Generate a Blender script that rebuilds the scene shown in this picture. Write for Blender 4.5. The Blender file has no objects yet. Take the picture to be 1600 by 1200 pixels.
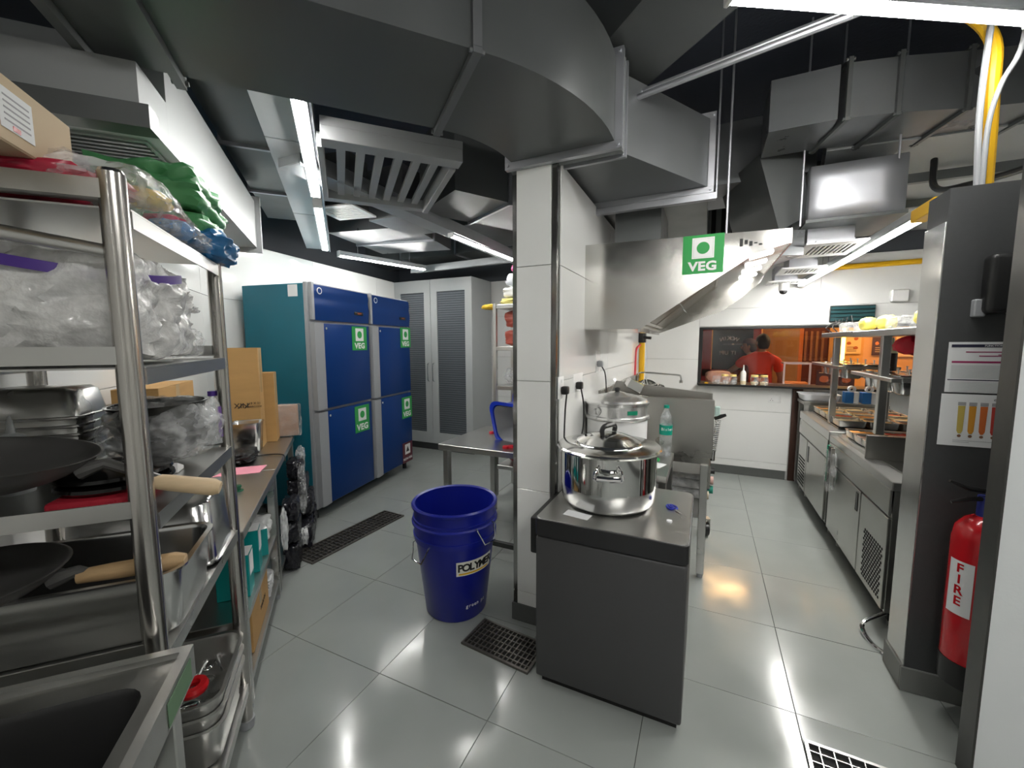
import bpy, bmesh, math, random
from mathutils import Vector, Matrix, noise
C = bpy.context.scene.collection
PI = math.pi
rnd = random.Random(7)

# ---------------- camera, world, exposure ----------------
sc = bpy.context.scene
cd = bpy.data.cameras.new('camera'); cam = bpy.data.objects.new('camera', cd); C.objects.link(cam)
cam.location = (0, 0, 1.58)
cam.rotation_euler = (Matrix.Rotation(0.4408, 3, 'Z') @ Matrix.Rotation(PI/2 - 0.0984654, 3, 'X') @ Matrix.Rotation(-0.003383, 3, 'Z')).to_euler()
cd.sensor_width = 36; cd.lens = 36*640.36/1600; cd.clip_start = 0.02
sc.camera = cam
w = bpy.data.worlds.new('world'); sc.world = w; w.use_nodes = True
w.node_tree.nodes['Background'].inputs[0].default_value = (.62, .68, .74, 1)
w.node_tree.nodes['Background'].inputs[1].default_value = 0.25
sc.view_settings.view_transform = 'Standard'; sc.view_settings.look = 'None'
sc.view_settings.gamma = 1; sc.view_settings.use_curve_mapping = False
sc.view_settings.exposure = 1.05
LED = 43.0          # strength of the LED tubes

# ---------------- materials ----------------
MT = {}
def mat(name, col, rough=.5, metal=0., noise_amt=0., nscale=8., bump=0., bscale=40., stretch=None, spec=.5, emit=0., alpha=1., trans=0., ior=1.45, rvar=0., coat=0., col2=None):
    if name in MT: return MT[name]
    m = bpy.data.materials.new(name); m.use_nodes = True; MT[name] = m
    nt = m.node_tree; b = nt.nodes['Principled BSDF']; I = b.inputs
    c = (*col, 1)
    I['Base Color'].default_value = c; I['Roughness'].default_value = rough; I['Metallic'].default_value = metal
    I['Specular IOR Level'].default_value = spec; I['IOR'].default_value = ior
    I['Transmission Weight'].default_value = trans; I['Coat Weight'].default_value = coat
    if emit: I['Emission Color'].default_value = c; I['Emission Strength'].default_value = emit
    if alpha < 1: I['Alpha'].default_value = alpha
    if noise_amt or rvar or bump:
        tc = nt.nodes.new('ShaderNodeTexCoord'); mp = nt.nodes.new('ShaderNodeMapping')
        nt.links.new(tc.outputs['Object'], mp.inputs[0])
        if stretch: mp.inputs['Scale'].default_value = stretch
        n = nt.nodes.new('ShaderNodeTexNoise'); n.inputs['Scale'].default_value = nscale; n.inputs['Detail'].default_value = 5
        nt.links.new(mp.outputs[0], n.inputs['Vector'])
        if noise_amt:
            mx = nt.nodes.new('ShaderNodeMix'); mx.data_type = 'RGBA'
            d = col2 if col2 else tuple(max(0, x*(1-noise_amt)) for x in col)
            mx.inputs['A'].default_value = (*d, 1); mx.inputs['B'].default_value = c if col2 else (*[min(1, x*(1+noise_amt*.5)) for x in col], 1)
            nt.links.new(n.outputs['Fac'], mx.inputs['Factor']); nt.links.new(mx.outputs['Result'], I['Base Color'])
        if rvar:
            mr = nt.nodes.new('ShaderNodeMapRange'); mr.inputs['From Min'].default_value = .3; mr.inputs['From Max'].default_value = .7
            mr.inputs['To Min'].default_value = max(.02, rough-rvar); mr.inputs['To Max'].default_value = rough+rvar
            nt.links.new(n.outputs['Fac'], mr.inputs['Value']); nt.links.new(mr.outputs[0], I['Roughness'])
        if bump:
            n2 = nt.nodes.new('ShaderNodeTexNoise'); n2.inputs['Scale'].default_value = bscale; n2.inputs['Detail'].default_value = 3
            nt.links.new(mp.outputs[0], n2.inputs['Vector'])
            bp = nt.nodes.new('ShaderNodeBump'); bp.inputs['Strength'].default_value = bump; bp.inputs['Distance'].default_value = .01
            nt.links.new(n2.outputs['Fac'], bp.inputs['Height']); nt.links.new(bp.outputs[0], I['Normal'])
    return m

def film(name, tint, fac, rough=.12, bscale=18, bump=.8):
    """clear plastic film: part see-through, part glossy white haze"""
    m = bpy.data.materials.new(name); m.use_nodes = True; MT[name] = m
    nt = m.node_tree; b = nt.nodes['Principled BSDF']; o = nt.nodes['Material Output']
    b.inputs['Base Color'].default_value = (*tint, 1); b.inputs['Roughness'].default_value = rough; b.inputs['Specular IOR Level'].default_value = .8
    t = nt.nodes.new('ShaderNodeBsdfTransparent'); mx = nt.nodes.new('ShaderNodeMixShader')
    tc = nt.nodes.new('ShaderNodeTexCoord'); n = nt.nodes.new('ShaderNodeTexNoise'); n.inputs['Scale'].default_value = bscale; n.inputs['Detail'].default_value = 4
    nt.links.new(tc.outputs['Object'], n.inputs['Vector'])
    bp = nt.nodes.new('ShaderNodeBump'); bp.inputs['Strength'].default_value = bump; bp.inputs['Distance'].default_value = .02
    nt.links.new(n.outputs['Fac'], bp.inputs['Height']); nt.links.new(bp.outputs[0], b.inputs['Normal'])
    mr = nt.nodes.new('ShaderNodeMapRange'); mr.inputs['From Min'].default_value = .35; mr.inputs['From Max'].default_value = .65
    mr.inputs['To Min'].default_value = max(0, fac-.2); mr.inputs['To Max'].default_value = min(1, fac+.2)
    nt.links.new(n.outputs['Fac'], mr.inputs['Value']); nt.links.new(mr.outputs[0], mx.inputs['Fac'])
    nt.links.new(t.outputs[0], mx.inputs[1]); nt.links.new(b.outputs[0], mx.inputs[2]); nt.links.new(mx.outputs[0], o.inputs['Surface'])
    return m

STEEL = mat('brushed_steel', (.54, .54, .52), .29, 1., noise_amt=.03, nscale=3, rvar=.03)
STEELH = mat('brushed_steel_flat', (.52, .52, .50), .30, 1., noise_amt=.04, nscale=2, rvar=.03)
POLISH = mat('polished_steel', (.72, .72, .70), .06, 1.)
SATIN = mat('satin_steel', (.66, .66, .65), .2, 1., noise_amt=.1, nscale=4, rvar=.05)
GRATE = mat('grate_iron', (.16, .15, .135), .45, .7, noise_amt=.3)
DARKSTEEL = mat('dark_steel', (.10, .10, .10), .22, 1.)
CHROME = mat('chrome', (.8, .8, .8), .08, 1.)
DUCT = mat('painted_duct', (.125, .133, .132), .36, .25, noise_amt=.22, nscale=2.5, rvar=.08, bump=.05, bscale=3)
DUCTL = mat('galvanised_duct', (.20, .208, .215), .34, .5, noise_amt=.18, nscale=3, rvar=.08, bump=.06, bscale=4)
GALV = mat('zinc_sheet', (.50, .51, .54), .40, .8, noise_amt=.12, nscale=5, rvar=.06, bump=.15, bscale=5)
CEIL = mat('dark_ceiling', (.085, .096, .125), .8, bump=.3)
TRAY = mat('pale_tray', (.42, .44, .45), .4, .3, noise_amt=.1)
WALLT = mat('white_wall_tile', (.77, .775, .755), .10, coat=.3, noise_amt=.03, nscale=3)
GROUT = mat('tile_grout', (.50, .50, .48), .8)
FLOORT = mat('floor_tile', (.28, .298, .285), .15, noise_amt=.10, nscale=3.2, rvar=.085, bump=.03, bscale=5)
FGROUT = mat('floor_grout', (.075, .078, .074), .9)
SKIRT = mat('grey_skirting', (.10, .105, .10), .4, noise_amt=.2)
BLUE = mat('blue_door', (.002, .032, .155), .30, spec=.22, noise_amt=.08, nscale=2)
TEAL = mat('teal_panel', (.0, .13, .185), .38, noise_amt=.12, nscale=3, bump=.04, bscale=90)
GREYP = mat('grey_plastic', (.30, .31, .32), .4)
GREYL = mat('light_grey_laminate', (.43, .45, .45), .4, noise_amt=.04)
GREYD = mat('dark_laminate', (.052, .054, .055), .5, noise_amt=.1, nscale=60, bump=.05, bscale=120)
FREEZ = mat('freezer_grey', (.052, .052, .053), .48, bump=.05, bscale=150)
BLACK = mat('black_plastic', (.012, .012, .012), .35)
BLACKM = mat('matt_black', (.008, .008, .008), .8)
GREEN = mat('sign_green', (.02, .30, .06), .35)
WHITE = mat('white_plastic', (.78, .78, .77), .35)
PAPER = mat('white_paper', (.76, .77, .77), .7)
MAROON = mat('maroon_print', (.10, .015, .025), .4)
TUBE = mat('led_tube', (1, .985, .95), emit=LED)
TUBE2 = mat('led_tube_aisle', (1, .98, .94), emit=LED*1.7)
TUBE_ADDED = mat('led_tube_rear', (1, .985, .95), emit=LED*2.6)  # stronger glow for the battens added behind the camera
YELLOW = mat('yellow_paint', (.75, .42, .01), .4)
CARD = mat('cardboard', (.46, .27, .10), .8, noise_amt=.15, nscale=5, stretch=(1, 1, 6), bump=.06, bscale=50)
CARDL = mat('pale_cardboard', (.60, .47, .31), .8, noise_amt=.12, nscale=4)
BIN = mat('blue_bin', (.006, .012, .22), .28, noise_amt=.1)
WOOD = mat('handle_wood', (.48, .32, .16), .6, noise_amt=.4, nscale=6, stretch=(2, 14, 14), bump=.1)
IRON = mat('seasoned_iron', (.10, .098, .094), .42, .3, noise_amt=.3, nscale=10, rvar=.1)
REDC = mat('red_cloth', (.36, .01, .025), .7, bump=.3, bscale=90)
RED = mat('red_enamel', (.50, .006, .012), .25, coat=.4)
CLEAR = film('clear_film', (.85, .86, .86), .27, bscale=15, bump=.9)
THIN = film('thin_film', (.8, .75, .72), .12, bump=.3)
HAZE = film('hazy_film', (.80, .81, .81), .62, rough=.18)
PET = film('clear_bottle', (.8, .84, .85), .22, bump=.3)

# ---------------- mesh helpers ----------------
def NB(): return bmesh.new()
def xf(vs, M):
    for v in vs: v.co = M @ v.co
    return vs
def box(bm, x0, x1, y0, y1, z0, z1, bev=0., seg=1, M=None):
    r = bmesh.ops.create_cube(bm, size=1); vs = r['verts']
    for v in vs: v.co = Vector(((x0+x1)/2 + v.co.x*(x1-x0), (y0+y1)/2 + v.co.y*(y1-y0), (z0+z1)/2 + v.co.z*(z1-z0)))
    if bev:
        es = list({e for v in vs for e in v.link_edges})
        r = bmesh.ops.bevel(bm, geom=es, offset=bev, segments=seg, affect='EDGES', profile=.5)
        vs = list({v for f in r['faces'] for v in f.verts} | {v for v in vs if v.is_valid})
    if M is not None: xf(vs, M)
    return vs
def loft(bm, rings, cap0=True, cap1=True, closed=True):
    R = [[bm.verts.new(p) for p in r] for r in rings]; n = len(R[0])
    for a, b in zip(R, R[1:]):
        for i in range(n if closed else n-1):
            j = (i+1) % n
            bm.faces.new((a[i], a[j], b[j], b[i]))
    if cap0: bm.faces.new(R[0][::-1])
    if cap1: bm.faces.new(R[-1])
    return [v for r in R for v in r]
def rrect(hx, hy, r, z, n=4, cx=0, cy=0):
    out = []
    r = min(r, hx-1e-4, hy-1e-4)
    for k, (sx, sy) in enumerate(((1, 1), (-1, 1), (-1, -1), (1, -1))):
        for i in range(n+1):
            a = PI/2*k + PI/2*i/n
            out.append((cx + sx*(hx-r) + r*math.cos(a), cy + sy*(hy-r) + r*math.sin(a), z))
    return out
def lathe(bm, prof, n=32, at=(0, 0, 0), cap0=True, cap1=True, M=None):
    rings = [[(at[0]+r*math.cos(2*PI*i/n), at[1]+r*math.sin(2*PI*i/n), at[2]+z) for i in range(n)] for r, z in prof]
    vs = loft(bm, rings, cap0, cap1)
    if M is not None: xf(vs, M)
    return vs
def cyl(bm, p0, p1, r0, r1=None, n=14):
    p0, p1 = Vector(p0), Vector(p1); r1 = r0 if r1 is None else r1
    q = (p1-p0).to_track_quat('Z', 'Y')
    rings = []
    for p, r in ((p0, r0), (p1, r1)):
        rings.append([p + q @ Vector((r*math.cos(2*PI*i/n), r*math.sin(2*PI*i/n), 0)) for i in range(n)])
    return loft(bm, rings)
def tube(bm, pts, r, n=8, closed=False):
    pts = [Vector(p) for p in pts]; rings = []; N = len(pts); up = None
    rr = r if isinstance(r, (list, tuple)) else [r]*N
    for i, p in enumerate(pts):
        a = pts[(i-1) % N] if (i or closed) else p; b = pts[(i+1) % N] if (i < N-1 or closed) else p
        t = (b-a).normalized()
        if up is None: up = t.orthogonal().normalized()
        else:
            up = (up - t*up.dot(t))
            up = up.normalized() if up.length > 1e-5 else t.orthogonal().normalized()
        s = t.cross(up)
        rings.append([p + (up*math.cos(2*PI*k/n) + s*math.sin(2*PI*k/n))*rr[i] for k in range(n)])
    if closed: rings.append(rings[0]); return loft(bm, rings, False, False)
    return loft(bm, rings)
def smoothpath(pts, k=6):
    """Catmull-Rom through points"""
    P = [Vector(p) for p in pts]; P = [P[0]*2-P[1]] + P + [P[-1]*2-P[-2]]; out = []
    for i in range(1, len(P)-2):
        for j in range(k):
            t = j/k
            out.append(.5*((2*P[i]) + (P[i+1]-P[i-1])*t + (2*P[i-1]-5*P[i]+4*P[i+1]-P[i+2])*t*t + (3*P[i]-P[i-1]-3*P[i+1]+P[i+2])*t**3))
    out.append(P[-2]); return out
def prism(bm, poly, h0, h1, axis='z'):
    f = {'z': lambda p, h: (p[0], p[1], h), 'y': lambda p, h: (p[0], h, p[1]), 'x': lambda p, h: (h, p[0], p[1])}[axis]
    return loft(bm, [[f(p, h0) for p in poly], [f(p, h1) for p in poly]])
def crumple(bm, c, s, amp=.12, freq=3., seed=0, sub=4, boxy=.5, flat=None):
    """soft irregular bag body: rounded box pushed about by noise"""
    r = bmesh.ops.create_icosphere(bm, subdivisions=sub, radius=1); vs = r['verts']
    o = Vector((seed*7.3, seed*3.1, seed*5.7))
    for v in vs:
        d = v.co.normalized(); m = max(abs(d.x), abs(d.y), abs(d.z))
        q = d.lerp(d/m, boxy)
        n1 = noise.noise(d*freq + o); n2 = noise.noise(d*freq*2.7 + o*1.7); n3 = abs(noise.noise(d*freq*1.6 - o))
        k = 1 + amp*(n1*.9 + n2*.5 - n3*.8)
        q = Vector((q.x*s[0]*k, q.y*s[1]*k, q.z*s[2]*k))
        if flat is not None and q.z < -s[2]*flat: q.z = -s[2]*flat
        v.co = Vector(c) + q
    return vs
def fin(bm, name, m, parent=None, loc=None, rotz=0, angle=35):
    bmesh.ops.recalc_face_normals(bm, faces=bm.faces)
    me = bpy.data.meshes.new(name); bm.to_mesh(me); bm.free()
    if m: me.materials.append(m)
    for p in me.polygons: p.use_smooth = True
    me.set_sharp_from_angle(angle=math.radians(angle))
    o = bpy.data.objects.new(name, me); C.objects.link(o)
    if parent: o.parent = parent
    if loc is not None: o.location = loc; o.rotation_euler = (0, 0, rotz)
    return o
def tag(o, label=None, cat=None, group=None, kind=None):
    if label: o['label'] = label
    if cat: o['category'] = cat
    if group: o['group'] = group
    if kind: o['kind'] = kind
    return o
def thing(name, label, cat, loc=(0, 0, 0), rotz=0, group=None):
    o = bpy.data.objects.new(name, None); C.objects.link(o); o.empty_display_size = .05
    o.location = loc; o.rotation_euler = (0, 0, rotz)
    return tag(o, label, cat, group)
def dup(root, loc, rotz, label=None, group=None):
    r = root.copy(); C.objects.link(r); r.location = loc; r.rotation_euler = (0, 0, rotz)
    if label: r['label'] = label
    if group: r['group'] = group
    for ch in list(root.children):
        c = ch.copy(); C.objects.link(c); c.parent = r
        for g in ch.children:
            d = g.copy(); C.objects.link(d); d.parent = c
    return r
def B(name, m, parent, *a, **k):
    bm = NB(); box(bm, *a, **k); return fin(bm, name, m, parent)
_T = {}
def text(name, s, size, m, parent, loc, rot=(PI/2, 0, 0), bold=0., ext=.0006, sx=1., shear=0.):
    key = (s, size, bold, ext, shear, m.name)
    if key not in _T:
        cu = bpy.data.curves.new('t', 'FONT'); cu.body = s; cu.size = size; cu.align_x = 'CENTER'; cu.align_y = 'CENTER'
        cu.offset = bold*size*1.2; cu.extrude = ext; cu.shear = shear; cu.space_character = 1.06; cu.resolution_u = 3
        to = bpy.data.objects.new('t', cu); me = bpy.data.meshes.new_from_object(to); me.name = 'lettering'
        bpy.data.objects.remove(to); me.materials.clear(); me.materials.append(m); _T[key] = me
    o = bpy.data.objects.new(name, _T[key]); C.objects.link(o); o.parent = parent; o.location = loc; o.rotation_euler = rot; o.scale = (sx, 1, 1)
    return o
RO = Vector((-1.653, .954, 0)); RA = math.radians(47.6)
RM = Matrix.Translation(RO) @ Matrix.Rotation(RA, 4, 'Z')
def RK(x, y, z=0): return RM @ Vector((x, y, z))
# ---------------- setting ----------------
def struct(name, bm, m, parent=None, **k):
    o = fin(bm, name, m, parent, **k)
    if not parent: o['kind'] = 'structure'
    return o
def S(name, m, *a, **k):
    bm = NB(); box(bm, *a, **k); return struct(name, bm, m)
TILE = {}
def tile_piece(name, m, parent, p, du, n, su, sz, t):
    """one flat wall piece, centre p, width su along du, height sz, thickness t along n"""
    key = (name, m.name, round(su, 3), round(sz, 3), t)
    if key not in TILE:
        bm = NB(); box(bm, -su/2, su/2, -t, 0, -sz/2, sz/2, bev=.0012)
        o = fin(bm, name, m, parent); TILE[key] = o.data
    else:
        o = bpy.data.objects.new(name, TILE[key]); C.objects.link(o); o.parent = parent
    o.location = p; o.rotation_euler = (0, 0, math.atan2(du[1], du[0]))
    return o
def tiles(parent, P0, du, rects, m=WALLT, tw=1.2, th=.6, zo=.18, uo=0., t=.008, gap=.003):
    """tile rectangles (u0,u1,z0,z1) of a wall that starts at P0 and runs along du; pieces stand t proud"""
    n = Vector((du[1], -du[0], 0))
    def cuts(a, b, o, s):
        out = [a]; k = math.ceil((a-o)/s + 1e-6)
        while o + k*s < b - .02:
            if o + k*s > a + .02: out.append(o + k*s)
            k += 1
        return out + [b]
    for u0, u1, z0, z1 in rects:
        U = cuts(u0, u1, uo, tw); Z = cuts(z0, z1, zo, th)
        for a, b in zip(U, U[1:]):
            for c, d in zip(Z, Z[1:]):
                p = Vector((P0[0]+du[0]*(a+b)/2, P0[1]+du[1]*(a+b)/2, (c+d)/2)) + n*t
                tile_piece('tile', m, parent, p, du, n, b-a-gap, d-c-gap, t)
floor = S('floor', FGROUT, -5.2, 3.2, -2.6, 9.5, -.12, -.006)
me = None
WA0 = RK(-.62, 0); Rv = Vector((-math.sin(RA), math.cos(RA), 0)); Uv = Vector((math.cos(RA), math.sin(RA), 0))
FA = math.radians(9.3); Fv = Vector((-math.sin(FA), math.cos(FA), 0)); WC = Vector((-3.833, 2.105, 0))
for i in range(-8, 9):
    for j in range(-6, 7):
        x, y = -.772 + .59*i + .295, 1.38 + .59*j + .295
        if x > 2.7 or x < -5 or y > 5.6 or y < -2.4: continue
        if (Vector((x, y, 0)) - WA0).dot(Uv) < -.35: continue
        if (Vector((x, y, 0)) - WC).dot(Vector((Fv.y, -Fv.x, 0))) < -.35: continue
        if me is None:
            bm = NB(); box(bm, -.2938, .2938, -.2938, .2938, -.006, 0, bev=.001); o = fin(bm, 'tile', FLOORT, floor); me = o.data
        else:
            o = bpy.data.objects.new('tile', me); C.objects.link(o); o.parent = floor
        o.location = (x, y, rnd.uniform(-.0006, .0006)); o.rotation_euler = (rnd.uniform(-.0012, .0012), rnd.uniform(-.0012, .0012), PI/2*rnd.randrange(4))
S('ceiling', CEIL, -5.2, 3.2, -2.6, 5.7, 3.5, 3.6)
# left wall behind the rack, then the wall behind the refrigerator
UPW = mat('dark_upper_wall', (.07, .078, .09), .8)
def slab(name, m, P, d, L, z0, z1, t=.12, back=True):
    n = Vector((d[1], -d[0], 0)); bm = NB()
    Q = [Vector(P), Vector(P)+d*L, Vector(P)+d*L-n*t, Vector(P)-n*t]
    prism(bm, [(q.x, q.y) for q in Q], z0, z1); return struct(name, bm, m)
PL = WA0 - Rv*2.7; LL = (WC-PL).length
wl = slab('wall_left', GROUT, PL, Rv, LL, 0, 2.5)
n_ = Vector((Rv.y, -Rv.x, 0))
tiles(wl, PL, Rv, [(0, LL-.01, .1, 2.5)])
wf = slab('wall_left_rear', GROUT, WC, Fv, 3.55, 0, 2.5)
tiles(wf, WC, Fv, [(.01, 3.5, .1, 2.5)])
slab('wall_left_upper', UPW, PL - n_*.3, Rv, LL+.5, 2.5, 3.5)
slab('wall_left_rear_upper', UPW, WC - Vector((Fv.y, -Fv.x, 0))*.3, Fv, 3.55, 2.5, 3.5)
# wall between the two kitchens; its end is the white column
wm = S('wall_middle', GROUT, -.935, -.708, 2.03, 5.52, 0, 2.48)
tiles(wm, Vector((-.708, 2.03, 0)), Vector((0, 1, 0)), [(.03, 3.48, .1, 2.48)])
tiles(wm, Vector((-.94, 2.03, 0)), Vector((1, 0, 0)), [(.018, .212, .1, 2.48)])
tiles(wm, Vector((-.935, 5.52, 0)), Vector((0, -1, 0)), [(.01, 3.46, .1, 2.48)])
EDGE = mat('steel_corner_strip', (.34, .34, .33), .16, 1.)
for i, (x, s) in enumerate(((-.945, 1), (-.700, -1))):
    bm = NB(); box(bm, min(x, x+.024*s), max(x, x+.024*s), 2.0165, 2.0195, .1, 2.48); box(bm, min(x, x+.003*s), max(x, x+.003*s), 2.0195, 2.05, .1, 2.48)
    struct('trim_%d' % (i+1), bm, EDGE)
bm = NB(); box(bm, -.952, -.693, 2.008, 2.03, 0, .1); box(bm, -.952, -.93, 2.03, 5.5, 0, .1); box(bm, -.708, -.690, 2.03, 5.5, 0, .1); struct('baseboard_middle', bm, SKIRT)
# far wall with the serving window
wb = S('wall_far', GROUT, -5.2, -.08, 5.528, 5.65, 0, 2.5)
bm = NB(); box(bm, -.08, 2.2, 5.528, 5.65, 0, 1.09); box(bm, -.08, 2.2, 5.528, 5.65, 1.76, 2.5); box(bm, 2.2, 3.2, 5.528, 5.65, 0, 2.5)
wb2 = struct('wall_far_right', bm, GROUT)
tiles(wb, Vector((-5.2, 5.528, 0)), Vector((1, 0, 0)), [(.5, 4.26, .1, 2.5), (4.50, 5.12, .1, 2.5)], uo=4.5)
tiles(wb2, Vector((-.08, 5.528, 0)), Vector((1, 0, 0)), [(.0, .975, .1, 1.075), (1.09, 2.28, .1, 1.075), (0, 2.28, 1.775, 2.5), (2.28, 3.2, .1, 2.5)], uo=-.02)
S('wall_far_upper', UPW, -5.2, 3.2, 5.53, 5.65, 2.5, 3.5)
bm = NB(); box(bm, -.70, .88, 5.505, 5.528, 0, .1); box(bm, 1.03, 3.2, 5.505, 5.528, 0, .1); struct('baseboard_far', bm, SKIRT)
S('trim_3', mat('dark_wood_post', (.05, .022, .014), .5), .905, 1.0, 5.50, 5.528, 0, 1.07)
# walls that close the room out of view
S('wall_right', mat('plain_white', (.6, .6, .58), .6), 3.1, 3.2, -2.6, 5.6, 0, 3.5)
S('wall_rear', MT['plain_white'], -3.2, 3.2, -2.6, -2.5, 0, 3.5)
# partition with the notices
pa = S('wall_right_partition', GREYD, .872, 2.4, 2.322, 2.50, 0, 2.20)
bm = NB(); box(bm, .866, .872, 2.322, 2.50, .1, 2.07, bev=.001); fin(bm, 'panel', SATIN, pa)
bm = NB(); box(bm, .858, 2.3, 2.31, 2.322, 0, .115, bev=.003); box(bm, .858, .872, 2.322, 2.51, 0, .115, bev=.003); struct('baseboard_right', bm, mat('tile_skirting', (.16, .165, .155), .35))
# near wall at the right edge of the view
nw = S('wall_right_near', mat('grey_white_paint', (.64, .665, .665), .6, bump=.08, bscale=60), .915, 2.4, 1.885, 1.965, 0, 3.5)
S('trim_4', mat('dark_door_trim', (.09, .09, .085), .35, .7, noise_amt=.3), .908, .915, 1.882, 1.968, 0, 3.5)
# ---------------- LED lights ----------------
def led(label, p0, p1, group='LED batten lights', body=TRAY, r=.017, hw=.03, hang=0, glow=None, hf=.3):
    p0, p1 = Vector(p0), Vector(p1); d = p1-p0; L = d.length
    t = thing('led_batten', label, 'light', (p0+p1)/2, math.atan2(d.y, d.x), group)
    bm = NB(); box(bm, -L/2, L/2, -hw, hw, .012, .05, bev=.004); box(bm, -L/2, L/2, -hw, -r-.002, .001, .012); box(bm, -L/2, L/2, r+.002, hw, .001, .012); fin(bm, 'housing', body, t)
    bm = NB(); box(bm, -L/2+.015, L/2-.015, -r, r, -.014, .012, bev=.008, seg=2); fin(bm, 'diffuser', glow or TUBE, t)
    for s in (-1, 1):
        bm = NB(); box(bm, s*(L/2-.007)-.008, s*(L/2-.007)+.008, -hw, hw, -.016, .05, bev=.003); fin(bm, 'end_cap', WHITE, t)
    if hang:
        bm = NB()
        for x in (-L*hf, L*hf): cyl(bm, (x, 0, .05), (x, 0, hang), .004, n=6)
        fin(bm, 'hanging_wire', GALV, t)
    return t
led('bright LED batten on the pale tray, nearest the camera on the left', RK(.287, -.0, 2.545), RK(.287, 1.19, 2.545))
led('bright LED batten on the pale tray, far one towards the blue refrigerator', RK(.287, 1.4, 2.545), RK(.285, 2.85, 2.545))
led('LED batten over the blue refrigerator doors on a short hanging rail', (-3.69, 3.36, 2.55), (-3.37, 4.48, 2.55), hang=.95)
led('LED batten under the long grey beam, left of the white column', (-2.07, 3.13, 2.53), (-2.02, 4.5, 2.53))
led('long LED batten hanging over the right-hand counters', (.955, 2.80, 2.2), (.905, 5.42, 2.2), r=.02, hang=.42, glow=TUBE2, hf=.12)
led('LED batten high at the top right, nearest the camera', (.023, 1.70, 2.76), (1.05, 2.30, 2.76), r=.022, hang=.74)
led('LED batten by the rear wall behind the camera', (-1.3, -2.15, 2.75), (.5, -2.15, 2.75), glow=TUBE_ADDED)  # added out of view so the hood reflects a bright rear wall
led('LED batten behind the camera, right', (.7, -.5, 2.75), (1.8, .2, 2.75), glow=TUBE_ADDED)  # added out of view to brighten the column and other camera-facing surfaces
# tray that carries the left-hand battens
t = thing('cable_tray', 'wide pale cable tray running over the left rack', 'tray', RK(.205, 1.2, 2.6), RA)
for k in range(3):
    B('cover', TRAY, t, -.11, .115, -1.9+1.28*k, -.63+1.28*k-.003, 0, .05, bev=.002)
bm = NB(); box(bm, .115, .125, -1.9, 1.93, -.02, .06); fin(bm, 'side_rail', GALV, t)
# ---------------- ducts ----------------
def flange(parent, P, d, W, z0, z1, m, h=.04, t=.025, name='flange'):
    """angle-iron frame round a rectangular duct; P centre on plan, d duct direction"""
    n = Vector((-d.y, d.x, 0)); a = math.atan2(d.y, d.x); o = Matrix.Translation((P.x, P.y, 0)) @ Matrix.Rotation(a, 4, 'Z'); bm = NB(); w = W/2
    box(bm, -t/2, t/2, -w-h, w+h, z0-h, z0-.001, M=o); box(bm, -t/2, t/2, -w-h, w+h, z1, z1+h, M=o)
    box(bm, -t/2, t/2, -w-h, -w-.001, z0, z1, M=o); box(bm, -t/2, t/2, w+.001, w+h, z0, z1, M=o)
    for y in (-w-h/2, w+h/2):
        for z in (z0-h/2, z1+h/2): cyl(bm, o @ Vector((-t/2-.01, y, z)), o @ Vector((t/2+.01, y, z)), .008, n=6)
    return fin(bm, name, m, parent)
sd = Vector((.66, .751, 0)).normalized(); sn = Vector((-sd.y, sd.x, 0))
zb, zt = 2.5, 2.86
t = thing('exhaust_duct', 'large dark grey rectangular duct sweeping over the room and bending above the column', 'duct')
def duct_sec(name, cl, W, z0, z1, m, parent):
    """rectangular duct along a plan centre line"""
    rings = []; N = len(cl); Ws = W if isinstance(W, list) else [W]*N
    for i, p in enumerate(cl):
        d = (cl[min(i+1, N-1)] - cl[max(i-1, 0)]).normalized(); n = Vector((-d.y, d.x, 0)); w = Ws[i]/2
        rings.append([(p.x+n.x*w, p.y+n.y*w, z0), (p.x-n.x*w, p.y-n.y*w, z0), (p.x-n.x*w, p.y-n.y*w, z1), (p.x+n.x*w, p.y+n.y*w, z1)])
    bm = NB(); loft(bm, rings); return fin(bm, name, m, parent, angle=30)
W = .52
E1 = Vector((-.675, 2.0, 0)); bend0 = Vector((-1.02, 1.25, 0))
# centre line: straight along sd, then a bend to +Y
phi0 = math.atan2(sd.y, sd.x); R_ = .85; arc = []
c0 = Vector((E1.x - R_, E1.y - .06, 0))
for k in range(11):
    a = phi0 - PI/2 + (PI/2 - phi0)*k/10
    arc.append(c0 + Vector((R_*math.cos(a), R_*math.sin(a), 0)))
st = arc[0]; LX = ((st-RO).dot(Uv) + .34)/sd.dot(Uv)
duct_sec('straight_section', [st - sd*(LX-.02), st - sd*1.12], W, zb, zt, DUCT, t)
duct_sec('straight_section', [st - sd*1.12, st - sd*.90], W, zb, zt, DUCT, t)
duct_sec('straight_section', [st - sd*.90, st], W, zb, zt, DUCT, t)
duct_sec('bend_section', arc + [E1], W, zb, zt, DUCT, t)
for q in (1.12, .90): flange(t, st - sd*q, sd, W, zb, zt, DUCT, h=.03, t=.03, name='joint')
flange(t, st, sd, W, zb, zt, DUCTL, h=.02, t=.03, name='joint')
flange(t, E1 - Vector((0, .005, 0)), Vector((0, 1, 0)), W, zb, zt, GALV, h=.035, t=.03)
t2 = thing('exhaust_duct', 'grey duct section beyond the flanges, running above the cooking hood', 'duct')
CANV = mat('canvas_collar', (.20, .21, .21), .7)
bm = NB(); loft(bm, [[(-.935+k, y, zb+k), (-.415-k, y, zb+k), (-.415-k, y, zt-k), (-.935+k, y, zt-k)] for y, k in ((2.005, 0), (2.035, -.025), (2.06, -.03), (2.09, 0))]); fin(bm, 'collar', CANV, t2)
flange(t2, Vector((-.675, 2.10, 0)), Vector((0, 1, 0)), W, zb, zt, GALV, h=.035, t=.02)
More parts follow.
